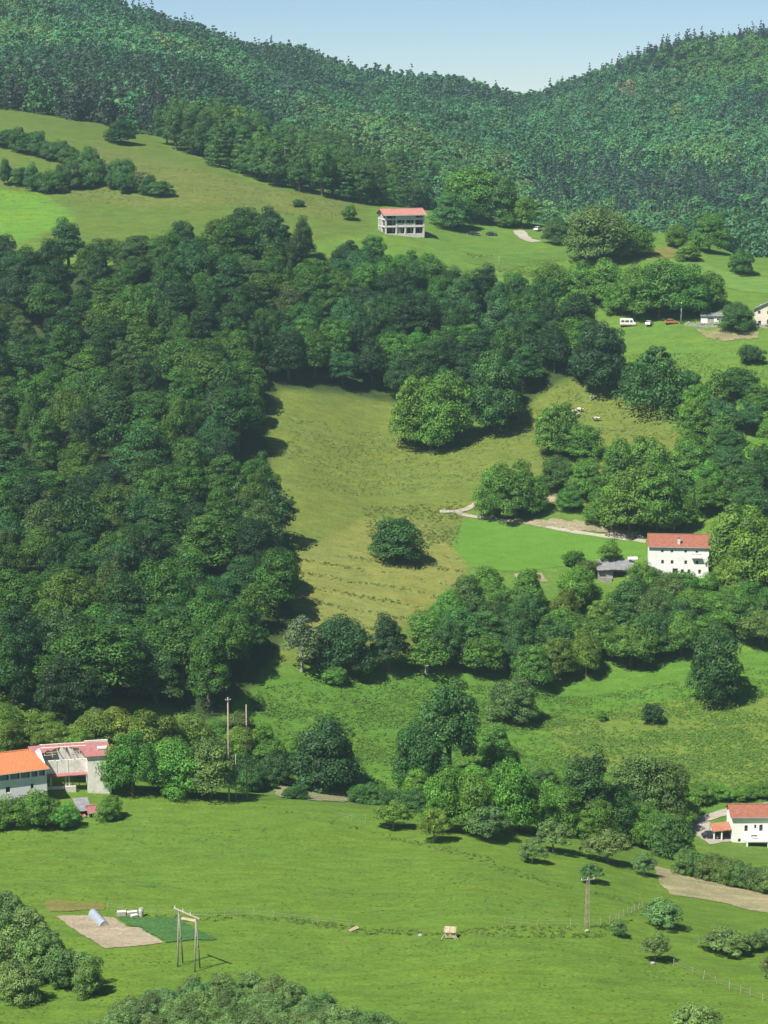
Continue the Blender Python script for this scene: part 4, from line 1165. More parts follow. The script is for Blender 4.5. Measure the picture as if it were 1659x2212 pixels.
# middle range, set back 1.2 m
x0, x1 = bxx(560), tx0
y0 = 1.2
MB().box(x0, x1 - .002, y0, y0 + .3, bzz(605), bzz(425)).build('upper_wall', M['old_plaster'], rb)
MB().box(x0, x0 + .5, y0 + .302, 7.5, -1.5, bzz(425)).build('side_wall', M['old_plaster'], rb)
MB().box(x0, x1 - .002, 7.5, 7.8, -1.5, bzz(330)).build('rear_wall', M['old_plaster'], rb)
MB().box(x0, x1 - .002, 3.6, 3.85, bzz(600), bzz(300)).build('inner_wall', M['old_plaster'], rb)
for xa in (740, 880): MB().box(bxx(xa), bxx(xa) + .18, y0 - .06, y0 - .002, bzz(600), bzz(430)).build('pilaster', M['old_plaster'], rb)
MB().slab([(x0, y0 - .9, bzz(612)), (x1 - .01, y0 - .9, bzz(606)), (x1 - .01, y0 - .01, bzz(590)), (x0, y0 - .01, bzz(590))], 0.12).build('lintel_roof', M['pink_tile'], rb)
for xa in (660, 845, 890): MB().box(bxx(xa), bxx(xa) + .3, y0 - .3, y0 - .02, -0.8, bzz(618)).build('post', M['concrete'], rb)
MB().box(x0, bxx(835), y0 - .2, y0 - .05, 0.2, 0.8).build('low_wall', M['old_plaster'], rb)
MB().box(bxx(850), bxx(980), y0 - .9, y0 - .4, -0.6, 0.9).build('rubble_block', M['concrete'], rb)
# roofs, with a broken edge
slope = 0.29
def rq(x, y):          # a point of the roof plane
    return (x, y, zt + .1 + slope * y)
MB().slab([rq(tx0 - .4, -0.35), rq(tx1 + .2, -0.35), rq(tx1 - .2, 4.6), rq(bxx(890), 4.9), rq(bxx(960), 3.4), rq(bxx(1040), 3.0), rq(bxx(1085), 1.2)], 0.16).build('roof', M['pink_tile'], rb)
edge = [rq(bxx(1000), 3.1), rq(bxx(900), 3.7), rq(bxx(870), 3.0), rq(bxx(830), 3.75), rq(bxx(740), 3.2), rq(bxx(690), 2.5), rq(bxx(650), 2.9), rq(bxx(600), 1.9), rq(bxx(560), 2.1), rq(bxx(520), 1.0), rq(bxx(440), 1.6)]
MB().slab([rq(bxx(880), 4.902), rq(bxx(400), 4.6)] + edge[::-1][0:] , 0.16).build('roof_remnant', M['pink_tile'], rb)
for (xa, xb, ya, yb) in ((560, 740, 1.4, 1.6), (620, 800, 2.4, 2.5), (930, 1110, 1.3, 1.5), (960, 1100, 2.3, 2.4)):
    MB().tube([rq(bxx(xa), ya)[:2] + (rq(0, ya)[2] - .35,), rq(bxx(xb), yb)[:2] + (rq(0, yb)[2] - .3,)], 0.11, 5).build('rafter', M['wood'], rb)
for xa in (600, 700, 780, 860, 950, 1040):
    MB().tube([(bxx(xa), 0.9, zt - .15), (bxx(xa) + rng.normal() * .2, 4.6, zt + 1.45)], 0.09, 5).build('rafter', M['wood'], rb)
MB().box(bxx(1270), bxx(1390), 1.6, 2.4, zt + .75, zt + 1.2).build('skylight', M['white'], rb)

# yard in front of the barn, and two sheds
p2, rz2, m2 = frame_at(170, 1765, R(8))
u2 = m2 * K / 5.184
s1 = empty('lean_to', p2, rz2); tag(s1, 'low lean-to with plain grey sheet roof before the ruined barn', 'shed')
w_ = 170 * u2
MB().slab([(0, 0, 1.2), (w_, -.2, 1.3), (w_ * .9, 4.5, 2.6), (-.6, 4.5, 2.6)], 0.1).build('roof_sheet', M['slate'], s1)
MB().box(0.1, w_ * .85, 4.1, 4.3, -1, 2.3).build('wall', M['stone'], s1)
MB().box(0.1, 0.3, 0.3, 4.1, -1, 1.1).build('wall', M['stone'], s1)
MB().box(w_ - .5, w_ - .3, 0.3, 4.1, -1, 1.1).build('wall', M['stone'], s1)
p2, rz2, m2 = frame_at(192, 1766, R(14))
hut = empty('hutch', p2, rz2); tag(hut, 'small stone hutch with faded red gabled roof below the ruined barn', 'shed')
w_ = 215 * u2
gable_shell(hut, w_, 2.6, 1.15, 0.85, 'stone', 'pink_tile', [(0.5, 1.3, 0.0, 0.8)], 0.25)
p2, rz2, m2 = frame_at(166, 1768, R(0))
rp = empty('rubble_pile', p2, rz2); tag(rp, 'heap of orange tiles and rubble at the foot of the lean-to', 'rubble')
for i in range(14):
    x, y, z = rng.uniform(-1, 1.4), rng.uniform(-.7, .7), rng.uniform(0, .5); s = rng.uniform(.2, .45)
    MB().slab([(x, y, z + s), (x + s * 1.3, y + .1, z + s * .8), (x + s * 1.2, y + s, z + s), (x - .1, y + s, z + s * .7)], s).build('block', M['rust'] if i % 3 else M['stone'], rp)

# white house with carport ------------------------------------------------------
p, rz, m = frame_at(1581, 1819, R(11))
u = m * K / 6.91
wh = empty('rendered_house', p, rz); tag(wh, 'white rendered house with red tiled roof, terrace and carport by the stream', 'house')
Lw, Dw, Hw = 14.0, 6.8, 440 * u * 1.05
def wx(x): return (x - 1105) * u * 1.03
def wz(y): return (870 - y) * u * 1.05
hs = [(wx(1305), wx(1360), wz(690), wz(592)), (wx(1465), wx(1500), wz(645), wz(582)), (wx(1548), wx(1605), wz(690), wz(582)), (wx(1700), wx(1760), wz(645), wz(582)), (wx(1820), wx(1880), wz(690), wz(582)), (wx(1205), wx(1250), wz(870), wz(815))]
gable_shell(wh, Lw, Dw, Hw, 1.5, 'white', 'red_tile', hs, 0.5)
for w in hs: window(wh, *w, 0.12)
tr = MB().box(wx(1300), Lw + .5, -2.4, -0.002, wz(815), wz(785)).build('terrace', M['white'], wh)
for x in (1310, 1660, 1900): MB().box(wx(x), wx(x) + .35, -2.38, -2.05, -1.4, wz(815) - .002).build('pillar', M['white'], tr)
rl = MB(); zr = wz(785)
for i in range(30): rl.box(wx(1310) + i * .28, wx(1310) + i * .28 + .03, -2.36, -2.33, zr + .002, zr + .85)
rl.box(wx(1305), wx(1310) + 8.3, -2.38, -2.31, zr + .852, zr + .9)
rl.build('railing', M['metal'], tr)
MB().box(wx(1400), wx(1500), -1.6, -.9, zr + .65, zr + .72).build('table_top', M['dark_wood'], tr)
for x in (1405, 1490): MB().box(wx(x), wx(x) + .08, -1.3, -1.2, zr + .002, zr + .648).build('table_leg', M['dark_wood'], tr)
cpx0 = -4.2
cp = MB().slab([(cpx0, 0.3, 2.35), (-.02, 0.3, 2.75), (-.02, 4.2, 3.3), (cpx0, 4.2, 2.9)], 0.16).build('carport_roof', M['carport_tile'], wh)
for x, y, z in ((cpx0 + .2, 0.5, 2.15), (cpx0 + 1.9, 0.5, 2.3), (cpx0 + .2, 3.9, 2.6)): MB().box(x, x + .28, y, y + .28, -1, z).build('carport_post', M['white'], wh)
MB().box(cpx0, -.02, 4.22, 4.4, -1, 2.6).build('carport_wall', M['stone'], wh)

# upper hamlet -------------------------------------------------------------------
p, rz, m = frame_at(1628, 703, R(-8), 640)
chh = empty('cream_house', p, rz); tag(chh, 'cream gabled house with grey eaves at the edge of the hilltop hamlet', 'house')
Wg, Hg, rise, Dg = 9.5, 5.6, 2.3, 11.0
gw = MB()
holes = [(1.3, 2.1, 3.9, 4.9), (4.3, 5.2, 3.9, 4.9), (7.0, 7.9, 3.9, 4.9), (1.4, 2.4, 0.1, 1.6), (4.3, 5.3, 0.0, 2.1), (7, 8, .9, 2)]
gw.wall(0, Wg, -1.5, Hg, 0, .35, holes)
gw.build('front_wall', M['cream'], chh)
MB().prism([(0.002, Hg + .002), (Wg - .002, Hg + .002), (Wg / 2, Hg + rise - .15)], 0, .35).build('gable_wall', M['cream'], chh)
MB().box(0, .35, .352, Dg, -1.5, Hg - .05).build('side_wall', M['cream'], chh)
MB().box(Wg - .35, Wg, .352, Dg, -1.5, Hg - .05).build('side_wall', M['cream'], chh)
MB().box(.352, Wg - .352, Dg - .35, Dg, -1.5, Hg + .4).build('rear_wall', M['cream'], chh)
k = rise / (Wg / 2)
MB().slab([(-.7, -.6, Hg - .7 * k), (Wg / 2, -.6, Hg + rise), (Wg / 2, Dg + .5, Hg + rise), (-.7, Dg + .5, Hg - .7 * k)], .2).slab([(Wg / 2 + .002, -.6, Hg + rise), (Wg + .7, -.6, Hg - .7 * k), (Wg + .7, Dg + .5, Hg - .7 * k), (Wg / 2 + .002, Dg + .5, Hg + rise)], .2).build('roof', M['slate'], chh)
for w in holes[:4] + holes[5:]: window(chh, *w, 0.12, sill='concrete')
MB().box(4.3, 5.3, .15, .22, 0, 2.1).build('door', M['dark_wood'], chh)

p, rz, m = frame_at(1514, 699, R(2), 640)
ob = empty('outbuilding', p, rz); tag(ob, 'small white outbuilding with flat grey roof and dark door in the hilltop hamlet', 'outbuilding')
Lo = 47 * m
MB().wall(0, Lo, -1, 2.5, 0, .25, [(Lo * .30, Lo * .58, 0, 2.0), (Lo * .72, Lo * .80, 1.1, 1.7)]).build('front_wall', M['white'], ob)
MB().box(0, .25, .252, 5, -1, 2.5).build('side_wall', M['white'], ob); MB().box(Lo - .25, Lo, .252, 5, -1, 2.5).build('side_wall', M['white'], ob)
MB().box(.252, Lo - .252, 4.75, 5, -1, 2.9).build('rear_wall', M['white'], ob)
MB().slab([(-.3, -.4, 2.62), (Lo + .3, -.4, 2.62), (Lo + .3, 5.3, 3.3), (-.3, 5.3, 3.3)], .12).build('roof', M['slate'], ob)
MB().box(Lo * .30, Lo * .58, .12, .18, 0, 2.0).build('door', M['grey_block'], ob)
window(ob, Lo * .72, Lo * .80, 1.1, 1.7, .08)

# dry stone wall below the hamlet: single blocks
P0, P1, P2 = ground(1478, 702, 640), ground(1560, 704, 640), ground(1659, 708, 640)
sw = empty('stone_wall', P0); tag(sw, 'low grey dry stone wall below the hamlet outbuilding', 'wall')
blk = MB().add([(-.5, -.25, 0), (.5, -.25, .03), (.5, .25, 0), (-.5, .25, 0), (-.46, -.22, .5), (.44, -.2, .46), (.47, .22, .5), (-.45, .2, .47)], [(0, 3, 2, 1), (4, 5, 6, 7), (0, 1, 5, 4), (1, 2, 6, 5), (2, 3, 7, 6), (3, 0, 4, 7)]).build('stone', M['stone'], sw)
first = True
for a, b in ((P0, P1), (P1, P2)):
    n = int((b - a).length / .98)
    for i in range(n):
        q = a.lerp(b, (i + .5) / n)
        zg = float(height(q.x, q.y))
        for row in range(3):
            if row == 2 and rng.random() < .35: continue
            o = blk if first else blk.copy()
            if not first: C.objects.link(o)
            first = False
            o.location = (q.x + (row % 2) * .45 - P0.x, q.y + rng.normal() * .05 - P0.y, zg + row * .47 - .15 - P0.z)
            o.rotation_euler = (rng.normal() * .04, rng.normal() * .04, math.atan2(b.y - a.y, b.x - a.x) + rng.normal() * .06)
            o.scale = (rng.uniform(.85, 1.02), rng.uniform(.8, 1.2), rng.uniform(.85, 1.03))

# ------------------------------------------------------------------ vehicles
def car(name, px, py, mat, label, yaw=0.0, L=4.2, H=1.45, van=False, ymin=270, group=None):
    p, rz, m = frame_at(px, py, yaw, ymin)
    t = empty(name, p + Vector((0, 0, .02)), rz); tag(t, label, 'van' if van else 'car', group)
    W = 1.75 if not van else 2.1
    if van:
        low = [(-L/2, .35), (L/2 - .1, .35), (L/2, .6), (L/2, 1.1), (L/2 - .5, 1.25), (L/2 - 1.0, H), (-L/2 + .1, H), (-L/2, H - .15)]
    else:
        low = [(-L/2, .3), (L/2, .3), (L/2 + .02, .6), (L/2 - .25, .78), (L/2 - 1.1, .92), (-L/2 + .15, .95), (-L/2, .75)]
    MB().prism(low, -W/2, W/2).build('body', M[mat], t)
    if not van:
        MB().prism([(L/2 - 1.2, .925), (L/2 - 1.8, H - .06), (-L/2 + .85, H - .06), (-L/2 + .25, .955)], -W/2 + .1, W/2 - .1).build('windows', M['glass'], t)
        MB().prism([(L/2 - 1.75, H - .058), (L/2 - 1.9, H), (-L/2 + 1.0, H), (-L/2 + .8, H - .058)], -W/2 + .14, W/2 - .14).build('roof', M[mat], t)
    else:
        for xa, xb in ((-L/2 + .4, -L/2 + 1.4), (-L/2 + 1.7, -L/2 + 2.9), (L/2 - 1.9, L/2 - 1.1)):
            MB().box(xa, xb, -W/2 - .02, -W/2 - .004, H * .55, H * .82).build('window', M['glass'], t)
        MB().box(-L/2 + .05, L/2 - .2, -W/2 - .015, -W/2 - .003, .42, .62).build('stripe', M['car_orange'], t)
    for x in (-L/2 + .75, L/2 - .8):
        for s in (-1, 1):
            y0 = s * (W/2 - .1)
            w = MB().tube([(x, y0 - .1, .31), (x, y0 + .1, .31)], .31, 12).build('wheel', M['tyre'], t)
            MB().tube([(x, y0 - .11, .31), (x, y0 + .11, .31)], .18, 10).build('rim', M['rim'], w)
    for s in (-1, 1):
        MB().box(L/2 - .06, L/2 + .03, s * W * .36 - .16, s * W * .36 + .16, .62, .75).build('headlight', M['lamp'], t)
    return t
car('caravan', 1356, 704, 'car_white', 'white caravan with orange stripe parked below the tree row', R(3), 5.2, 2.4, True, 640)
car('parked_car', 1403, 702, 'car_white', 'small white car parked beside the white caravan', R(70), 3.8, 1.4, False, 640)
car('parked_car', 1450, 699, 'car_orange', 'orange car parked under the tree row by the pole', R(12), 4.2, 1.5, False, 640)
car('parked_car', 1024, 508, 'car_dark', 'dark parked car by the driveway farther from the concrete building'.replace('farther from', 'nearer to'), R(5), 4.3, 1.45, False, 760)
car('parked_car', 1062, 509, 'car_dark', 'dark parked car by the driveway farther from the concrete building', R(-8), 4.3, 1.45, False, 760)
car('parked_car', 1163, 498, 'car_white', 'white car parked at the driveway head under the trees', R(60), 4.2, 1.5, False, 760)
car('parked_car', 1536, 1810, 'car_dark', 'dark car parked before the carport of the rendered house', R(15), 4.0, 1.45)

# ------------------------------------------------------------------ poles
def pole(name, px, base, top, label, r=0.14, arm=1.4, mat='wood', group=None, ymin=270):
    p = ground(px, base, ymin); k = ppm(p)
    h = (base - top) / k * 1.04
    t = empty(name, p, -math.atan2(p.x, p.y) + .2); tag(t, label, 'pole', group)
    MB().tube([(0, 0, -.8), (0, 0, h * .5), (0.02, 0, h)], [r * 1.15, r, r * .8], 9).build('shaft', M[mat], t, True)
    if arm:
        c = MB().box(-arm / 2, arm / 2, -r - .1, -r - .002, h - .55, h - .43).build('crossarm', M['wood'], t)
        for x in (-arm / 2 + .1, 0, arm / 2 - .1): MB().tube([(x, -r - .05, h - .428), (x, -r - .05, h - .2)], [.05, .035], 6).build('insulator', M['lamp'], t)
    return t
pole('utility_pole', 495, 1734, 1510, 'tall bare wooden pole at the edge of the dense wood', .17, 1.2, 'wood')
pole('utility_pole', 534, 1728, 1525, 'thinner tall pole beside the bare wooden pole', .14, 0, 'wood')
pole('utility_pole', 510, 1730, 1630, 'short stub pole behind the tall bare pole', .10, 0, 'bark_pale')
pole('utility_pole', 1204, 690, 638, 'short grey pole beside the round tree below the tree row', .17, .9, 'metal', ymin=640)
pole('utility_pole', 1471, 700, 655, 'grey pole beside the orange car in the hamlet', .20, 1.0, 'metal', ymin=640)
pole('utility_pole', 1078, 588, 556, 'thin pole on the hilltop field below the concrete building', .10, .8, 'wood', ymin=700)
pole('utility_pole', 1415, 1790, 1736, 'pale pole among the trees of the stream valley', .13, .9, 'bark_pale')

# timber pylon with four legs
pa, pb = ground(388, 2085), ground(425, 2096)
k = ppm(pb); h = 118 / k * 1.0
py_ = empty('timber_pylon', pa.lerp(pb, .5)); tag(py_, 'weathered timber pylon of four poles under one crossbeam', 'pylon')
o0 = py_.location
tops = []
for q in (pa, pb):
    for dx, dy in ((-.25, -.9), (.45, 1.1)):
        b_ = q + Vector((dx, dy, 0)); b_.z = float(height(b_.x, b_.y)) - .6
        t_ = q + Vector((0.02, dy * .12, 0)); t_.z = max(pa.z, pb.z) + h
        MB().tube([b_ - o0, b_.lerp(t_, .5) - o0, t_ - o0], [.13, .115, .10], 8).build('leg', M['bark_pale'], py_, True)
    tops.append(Vector((q.x, q.y, max(pa.z, pb.z) + h)))
d = (tops[1] - tops[0]).normalized()
MB().tube([tops[0] - d * 1.1 - o0 + Vector((0, -.15, 0)), tops[1] + d * 1.1 - o0 + Vector((0, -.15, 0))], .15, 7).build('crossbeam', M['bark_pale'], py_)
for t_ in (-.9, 1.15, 3.0):
    q = tops[0] + d * t_ - o0
    MB().tube([q + Vector((0, -.15, .1)), q + Vector((0, -.15, .5))], [.09, .06], 7).build('insulator', M['lamp'], py_)
for q in (pa, pb):
    z = max(pa.z, pb.z) + h * .45
    a_ = Vector((q.x - .12, q.y - .48, z)) - o0; b_ = Vector((q.x + .22, q.y + .62, z)) - o0
    MB().tube([a_, b_], .08, 6).build('brace', M['bark_pale'], py_)

# lattice pole
p = ground(1268, 2003); k = ppm(p); h = 100 / k * 1.05
lp = empty('lattice_pole', p, .3); tag(lp, 'slender lattice pole with crossarm standing on the field fence line', 'pole')
for sx in (-.32, .32):
    for sy in (-.32, .32):
        MB().tube([(sx, sy, -.5), (sx * .6, sy * .6, h)], .055, 5).build('upright', M['wood'], lp)
n = 10
for i in range(n):
    z0, z1 = h * i / n, h * (i + 1) / n; f0, f1 = 1 - .4 * i / n, 1 - .4 * (i + 1) / n
    s = 1 if i % 2 else -1
    MB().tube([(-.32 * f0 * s, -.32 * f0, z0), (.32 * f1 * s, -.32 * f1, z1)], .03, 4).build('lattice_bar', M['wood'], lp)
    MB().tube([(-.32 * f0, -.32 * f0 * s, z0), (-.32 * f1, .32 * f1 * s, z1)], .03, 4).build('lattice_bar', M['wood'], lp)
MB().box(-1.3, 1.3, -.08, .08, h - .02, h + .12).build('crossarm', M['wood'], lp)
for x in (-1.1, 0, 1.1): MB().tube([(x, 0, h + .122), (x, 0, h + .42)], [.07, .05], 6).build('insulator', M['lamp'], lp)

# ------------------------------------------------------------------ fences
stake = MB().tube([(0, 0, -.4), (.02, 0, .7), (0, .01, 1.35)], [.07, .065, .05], 6).build('post', M['wood'])
stake_me = stake.data; bpy.data.objects.remove(stake)
def fence(pts, step, label, ymin=270, wires=True, lean=.10):
    P = [ground(x, y, ymin) for x, y in pts]
    t = empty('wire_fence', P[0]); tag(t, label, 'fence')
    tops = []
    for a, b in zip(P, P[1:]):
        n = max(1, int((b - a).length / step))
        for i in range(n):
            q = a.lerp(b, (i + rng.uniform(-.2, .2)) / n if i else 0); q.z = float(height(q.x, q.y))
            o = bpy.data.objects.new('post', stake_me); C.objects.link(o); o.parent = t
            o.location = q - P[0]; o.rotation_euler = (rng.normal() * lean, rng.normal() * lean, rng.uniform(0, 6)); o.scale = (1, 1, rng.uniform(.8, 1.15))
            tops.append(q - P[0])
    if wires:
        for hz in (.45, .95):
            MB().tube([q + Vector((0, 0, hz)) for q in tops], .007, 3, False).build('wire', M['metal'], t)
fence([(232, 1962), (300, 1972), (450, 1982), (550, 1978), (640, 1988), (760, 2000), (800, 2008)], 2.6, 'leaning stake fence along the ditch behind the tilled plot')
fence([(1090, 1995), (1160, 2000), (1270, 2002), (1330, 1990), (1395, 1962)], 2.2, 'stake fence along the ditch by the lattice pole')
fence([(1455, 2085), (1520, 2115), (1600, 2145), (1700, 2180)], 2.4, 'stake fence descending across the lower orchard slope')
fence([(1490, 1868), (1560, 1897), (1640, 1925), (1720, 1945)], 2.2, 'pale stake fence under the hedge of the stubble plot')
fence([(730, 1765), (760, 1772), (820, 1790)], 3.0, 'short stake fence by the sparse orchard trees')

# ------------------------------------------------------------------ garden and field things
M['crate_wood'] = surf('crate_wood', (0.40, 0.38, 0.33), 0.9, 0.25, 3, 0.2)
# polytunnel
p, rz, m = frame_at(201, 1977, R(-73))
pt = empty('polytunnel', p, rz); tag(pt, 'small bluish polytunnel on the tilled plot', 'polytunnel')
Lt, rt = 6.4, .85
vs, fs = [], []; nA, nL = 9, 7
for i in range(nL):
    for j in range(nA):
        a_ = math.pi * j / (nA - 1)
        vs.append((i * Lt / (nL - 1), -rt * math.cos(a_), rt * 1.35 * math.sin(a_) * (1 + .02 * ((i % 2) - .5))))
for i in range(nL - 1):
    for j in range(nA - 1):
        fs.append((i * nA + j, i * nA + j + 1, (i + 1) * nA + j + 1, (i + 1) * nA + j))
MB().add(vs, fs).build('cover', M['film'], pt, True)
for xe in (.02, Lt - .02):
    MB().add([(xe, -rt * math.cos(math.pi * j / (nA - 1)), rt * 1.33 * math.sin(math.pi * j / (nA - 1))) for j in range(nA)], [tuple(range(nA))]).build('end_sheet', M['crate_wood'], pt)
for i in range(nL):
    MB().tube([(i * Lt / (nL - 1), -(rt + .02) * math.cos(math.pi * j / 8), (rt + .02) * 1.37 * math.sin(math.pi * j / 8)) for j in range(9)], .025, 4).build('hoop', M['metal'], pt)
for i, (x, y, w, d_, h_) in enumerate(((262, 1977, 1.6, 1.0, .8), (285, 1976, 1.8, .9, .7), (290, 1982, 1.2, .9, .6), (305, 1980, .5, .5, 1.6))):
    p, rz, m = frame_at(x, y, R(10 * i))
    t = empty('garden_crate' if i < 3 else 'water_drum', p, rz)
    if i < 3:
        tag(t, ['low pale crate right beside the polytunnel end', 'long pale crate behind the tilled plot', 'short grey crate between long crate and drum'][i], 'crate')
        for j in range(4):
            MB().box(-w/2, w/2, -d_/2, -d_/2 + .04, .02 + j * h_/4, h_/4 * (j + 1) - .03).build('plank', M['crate_wood'], t)
            MB().box(-w/2, w/2, d_/2 - .04, d_/2, .02 + j * h_/4, h_/4 * (j + 1) - .03).build('plank', M['crate_wood'], t)
            MB().box(-w/2, -w/2 + .04, -d_/2 + .042, d_/2 - .042, .02 + j * h_/4, h_/4 * (j + 1) - .03).build('plank', M['crate_wood'], t)
            MB().box(w/2 - .04, w/2, -d_/2 + .042, d_/2 - .042, .02 + j * h_/4, h_/4 * (j + 1) - .03).build('plank', M['crate_wood'], t)
        MB().box(-w/2 + .03, w/2 - .03, -d_/2 + .05, d_/2 - .05, -.1, h_ * .8).build('filling', M['old_plaster'], t)
    else:
        tag(t, 'upright pale water drum at the end of the crates', 'drum')
        MB().tube([(0, 0, -.1), (0, 0, .1), (0, 0, .5), (0, 0, 1.0), (0, 0, 1.5)], [.4, .42, .4, .42, .38], 14).build('drum_body', M['crate_wood'], t, True)
        MB().tube([(0, 0, 1.502), (0, 0, 1.56)], .40, 14).build('lid', M['metal'], t)
def plank_thing(px, py, L, label, yaw, n=2):
    p, rz, m = frame_at(px, py, yaw)
    t = empty('board_stack', p, rz); tag(t, label, 'boards')
    for i in range(n):
        MB().slab([(-L/2, -.2 + i * .3, .25 + i * .1), (L/2, -.2 + i * .3, .22 + i * .1), (L/2, .1 + i * .3, .25 + i * .12), (-L/2, .1 + i * .3, .28 + i * .1)], .09).build('plank', M['pale_wood'], t)
    return t
plank_thing(408, 1990, 3.0, 'pale board lying on the dark green crop plot', R(-30))
plank_thing(765, 2010, 2.2, 'leaning pale boards at the end of the ditch fence', R(50))

# timber feed rack on the ditch
p, rz, m = frame_at(972, 2026, R(-6))
tr = empty('timber_shelter', p, rz); tr.scale = (.8, .8, .72); tag(tr, 'tumbledown pale timber shelter in the ditch between the lower fields', 'shelter')
for (x, y, dx, dy, hh) in ((-.9, -.5, -.25, 0, 1.9), (.9, -.5, .3, 0, 1.7), (-.9, .8, .0, .1, 2.2), (.9, .8, .1, .1, 2.1)):
    MB().tube([(x + dx, y, -.4), (x, y, hh)], [.14, .11], 7).build('post', M['pale_wood'], tr)
for i in range(7):
    x = -1.25 + i * .36
    MB().slab([(x, -1.0 + rng.normal() * .12, 1.75 + rng.normal() * .04), (x + .33, -1.0 + rng.normal() * .12, 1.75), (x + .33, 1.2, 2.3), (x, 1.2, 2.3)], .06).build('plank', M['pale_wood'] if i % 3 else M['wood'], tr)
for i in range(4):
    z = .35 + i * .3
    MB().tube([(-1.1, -.62, z + rng.normal() * .05), (1.3, -.66, z - .12 * i + .1)], .08, 6).build('rail', M['pale_wood'], tr)
for (a_, b_) in (((.9, -.6, 1.4), (1.9, -1.0, -.1)), ((.5, -.7, 1.0), (1.4, -1.2, 0)), ((-.9, -.6, 1.3), (-1.7, -.9, -.1))):
    MB().tube([a_, b_], .10, 6).build('brace', M['pale_wood'], tr)
for i, (x, y) in enumerate(((908, 2022), (1410, 2082), (1268, 2012))):
    p, rz, m = frame_at(x, y, R(20 * i))
    b = MB()
    bm = bmesh.new(); bmesh.ops.create_icosphere(bm, subdivisions=2, radius=.42)
    for v in bm.verts:
        v.co *= 1 + .25 * float(fbm(np.array(v.co.x * 2 + i * 7), np.array(v.co.y * 2 + v.co.z), 3)) * 2; v.co.z *= .6
    me = bpy.data.meshes.new('boulder'); bm.to_mesh(me); bm.free(); me.materials.append(M['stone'])
    o = link('boulder', me, None, p + Vector((0, 0, .12)))
    tag(o, ['pale boulder on the field edge near the timber shelter', 'pale boulder at the head of the orchard fence', 'pale boulder at the foot of the lattice pole'][i], 'boulder')

# ------------------------------------------------------------------ cows
def cow_mesh():
    me = bpy.data.meshes.new('cow_skeleton')
    V = [(0, 0, 1.05), (.55, 0, 1.08), (.85, 0, 1.15), (1.15, 0, 1.2), (1.42, 0, 1.1), (1.62, 0, .98), (-.55, 0, 1.08), (-.85, 0, 1.12), (-.95, 0, .75), (-.97, 0, .45)]
    E = [(0, 1), (1, 2), (2, 3), (3, 4), (4, 5), (0, 6), (6, 7), (7, 8), (8, 9)]
    Rr = [.40, .40, .30, .2, .17, .11, .38, .26, .035, .05]
    for (x, k0, bend) in ((.58, 1, .03), (-.62, 6, -.08)):
        for s in (-1, 1):
            n = len(V)
            V += [(x, s * .22, .75), (x + bend, s * .23, .45), (x + bend * .3, s * .23, .2), (x + .04, s * .23, .04)]
            E += [(k0, n), (n, n + 1), (n + 1, n + 2), (n + 2, n + 3)]
            Rr += [.17, .09, .065, .07]
    n = len(V)
    V += [(1.34, .2, 1.22), (1.34, -.2, 1.22)]; E += [(4, n), (4, n + 1)]; Rr += [.05, .05]
    me.from_pydata(V, E, [])
    o = link('cow_skeleton', me)
    o.modifiers.new('skin', 'SKIN')
    for i, r in enumerate(Rr):
        me.skin_vertices[0].data[i].radius = (r, r); me.skin_vertices[0].data[i].use_root = (i == 0)
    s = o.modifiers.new('sub', 'SUBSURF'); s.levels = 1
    dg = bpy.context.evaluated_depsgraph_get()
    out = bpy.data.meshes.new_from_object(o.evaluated_get(dg))
    bpy.data.objects.remove(o); bpy.data.meshes.remove(me)
    for p in out.polygons: p.use_smooth = True
    out.name = 'cow_body'
    return out
def hide_mat():
    m, t, b = new_mat('cow_hide')
    tc = t.nodes.new('ShaderNodeTexCoord'); n = t.nodes.new('ShaderNodeTexNoise'); n.noise_dimensions = '4D'
    n.inputs['Scale'].default_value = 1.5; n.inputs['Detail'].default_value = 2
    oi = t.nodes.new('ShaderNodeObjectInfo'); ml = t.nodes.new('ShaderNodeMath'); ml.operation = 'MULTIPLY'; ml.inputs[1].default_value = 30
    t.links.new(oi.outputs['Random'], ml.inputs[0]); t.links.new(ml.outputs[0], n.inputs['W']); t.links.new(tc.outputs['Object'], n.inputs['Vector'])
    r = t.nodes.new('ShaderNodeValToRGB'); r.color_ramp.elements[0].position = .46; r.color_ramp.elements[1].position = .49
    r.color_ramp.elements[0].color = (.03, .025, .02, 1); r.color_ramp.elements[1].color = (.60, .57, .47, 1)
    t.links.new(n.outputs[0], r.inputs[0]); t.links.new(r.outputs[0], b.inputs['Base Color']); b.inputs['Roughness'].default_value = .8
    return m
cm = cow_mesh(); M['hide'] = hide_mat(); cm.materials.append(M['hide'])
COWS = [((1281, 864), 20, 'pale cow standing alone at the top of the pasture'), ((1240, 894), 200, 'black and white cow in the huddle beside the small tree, head to it'),
        ((1248, 902), 60, 'white cow facing out of the huddle beside the small tree'), ((1252, 890), -40, 'dark backed cow at the rear of the huddle beside the small tree'),
        ((1288, 910), -20, 'black and white cow standing apart below the huddle'), ((88, 415), 10, 'white cow under the lower hedge of the hillside pasture'), ((99, 416), 170, 'second white cow under the lower hedge facing the other way'), ((1183, 960), 30, 'pale cow half hidden by trees at the pasture edge')]
for (x, y), a_, lab in COWS[:7]:
    p = ground(x, y, 560 if y > 500 else 780)
    o = link('cow', cm, None, p); o.rotation_euler = (0, 0, R(a_)); o.scale = (.98, .98, .98)
    tag(o, lab, 'cow', 'cows grazing on the slopes')

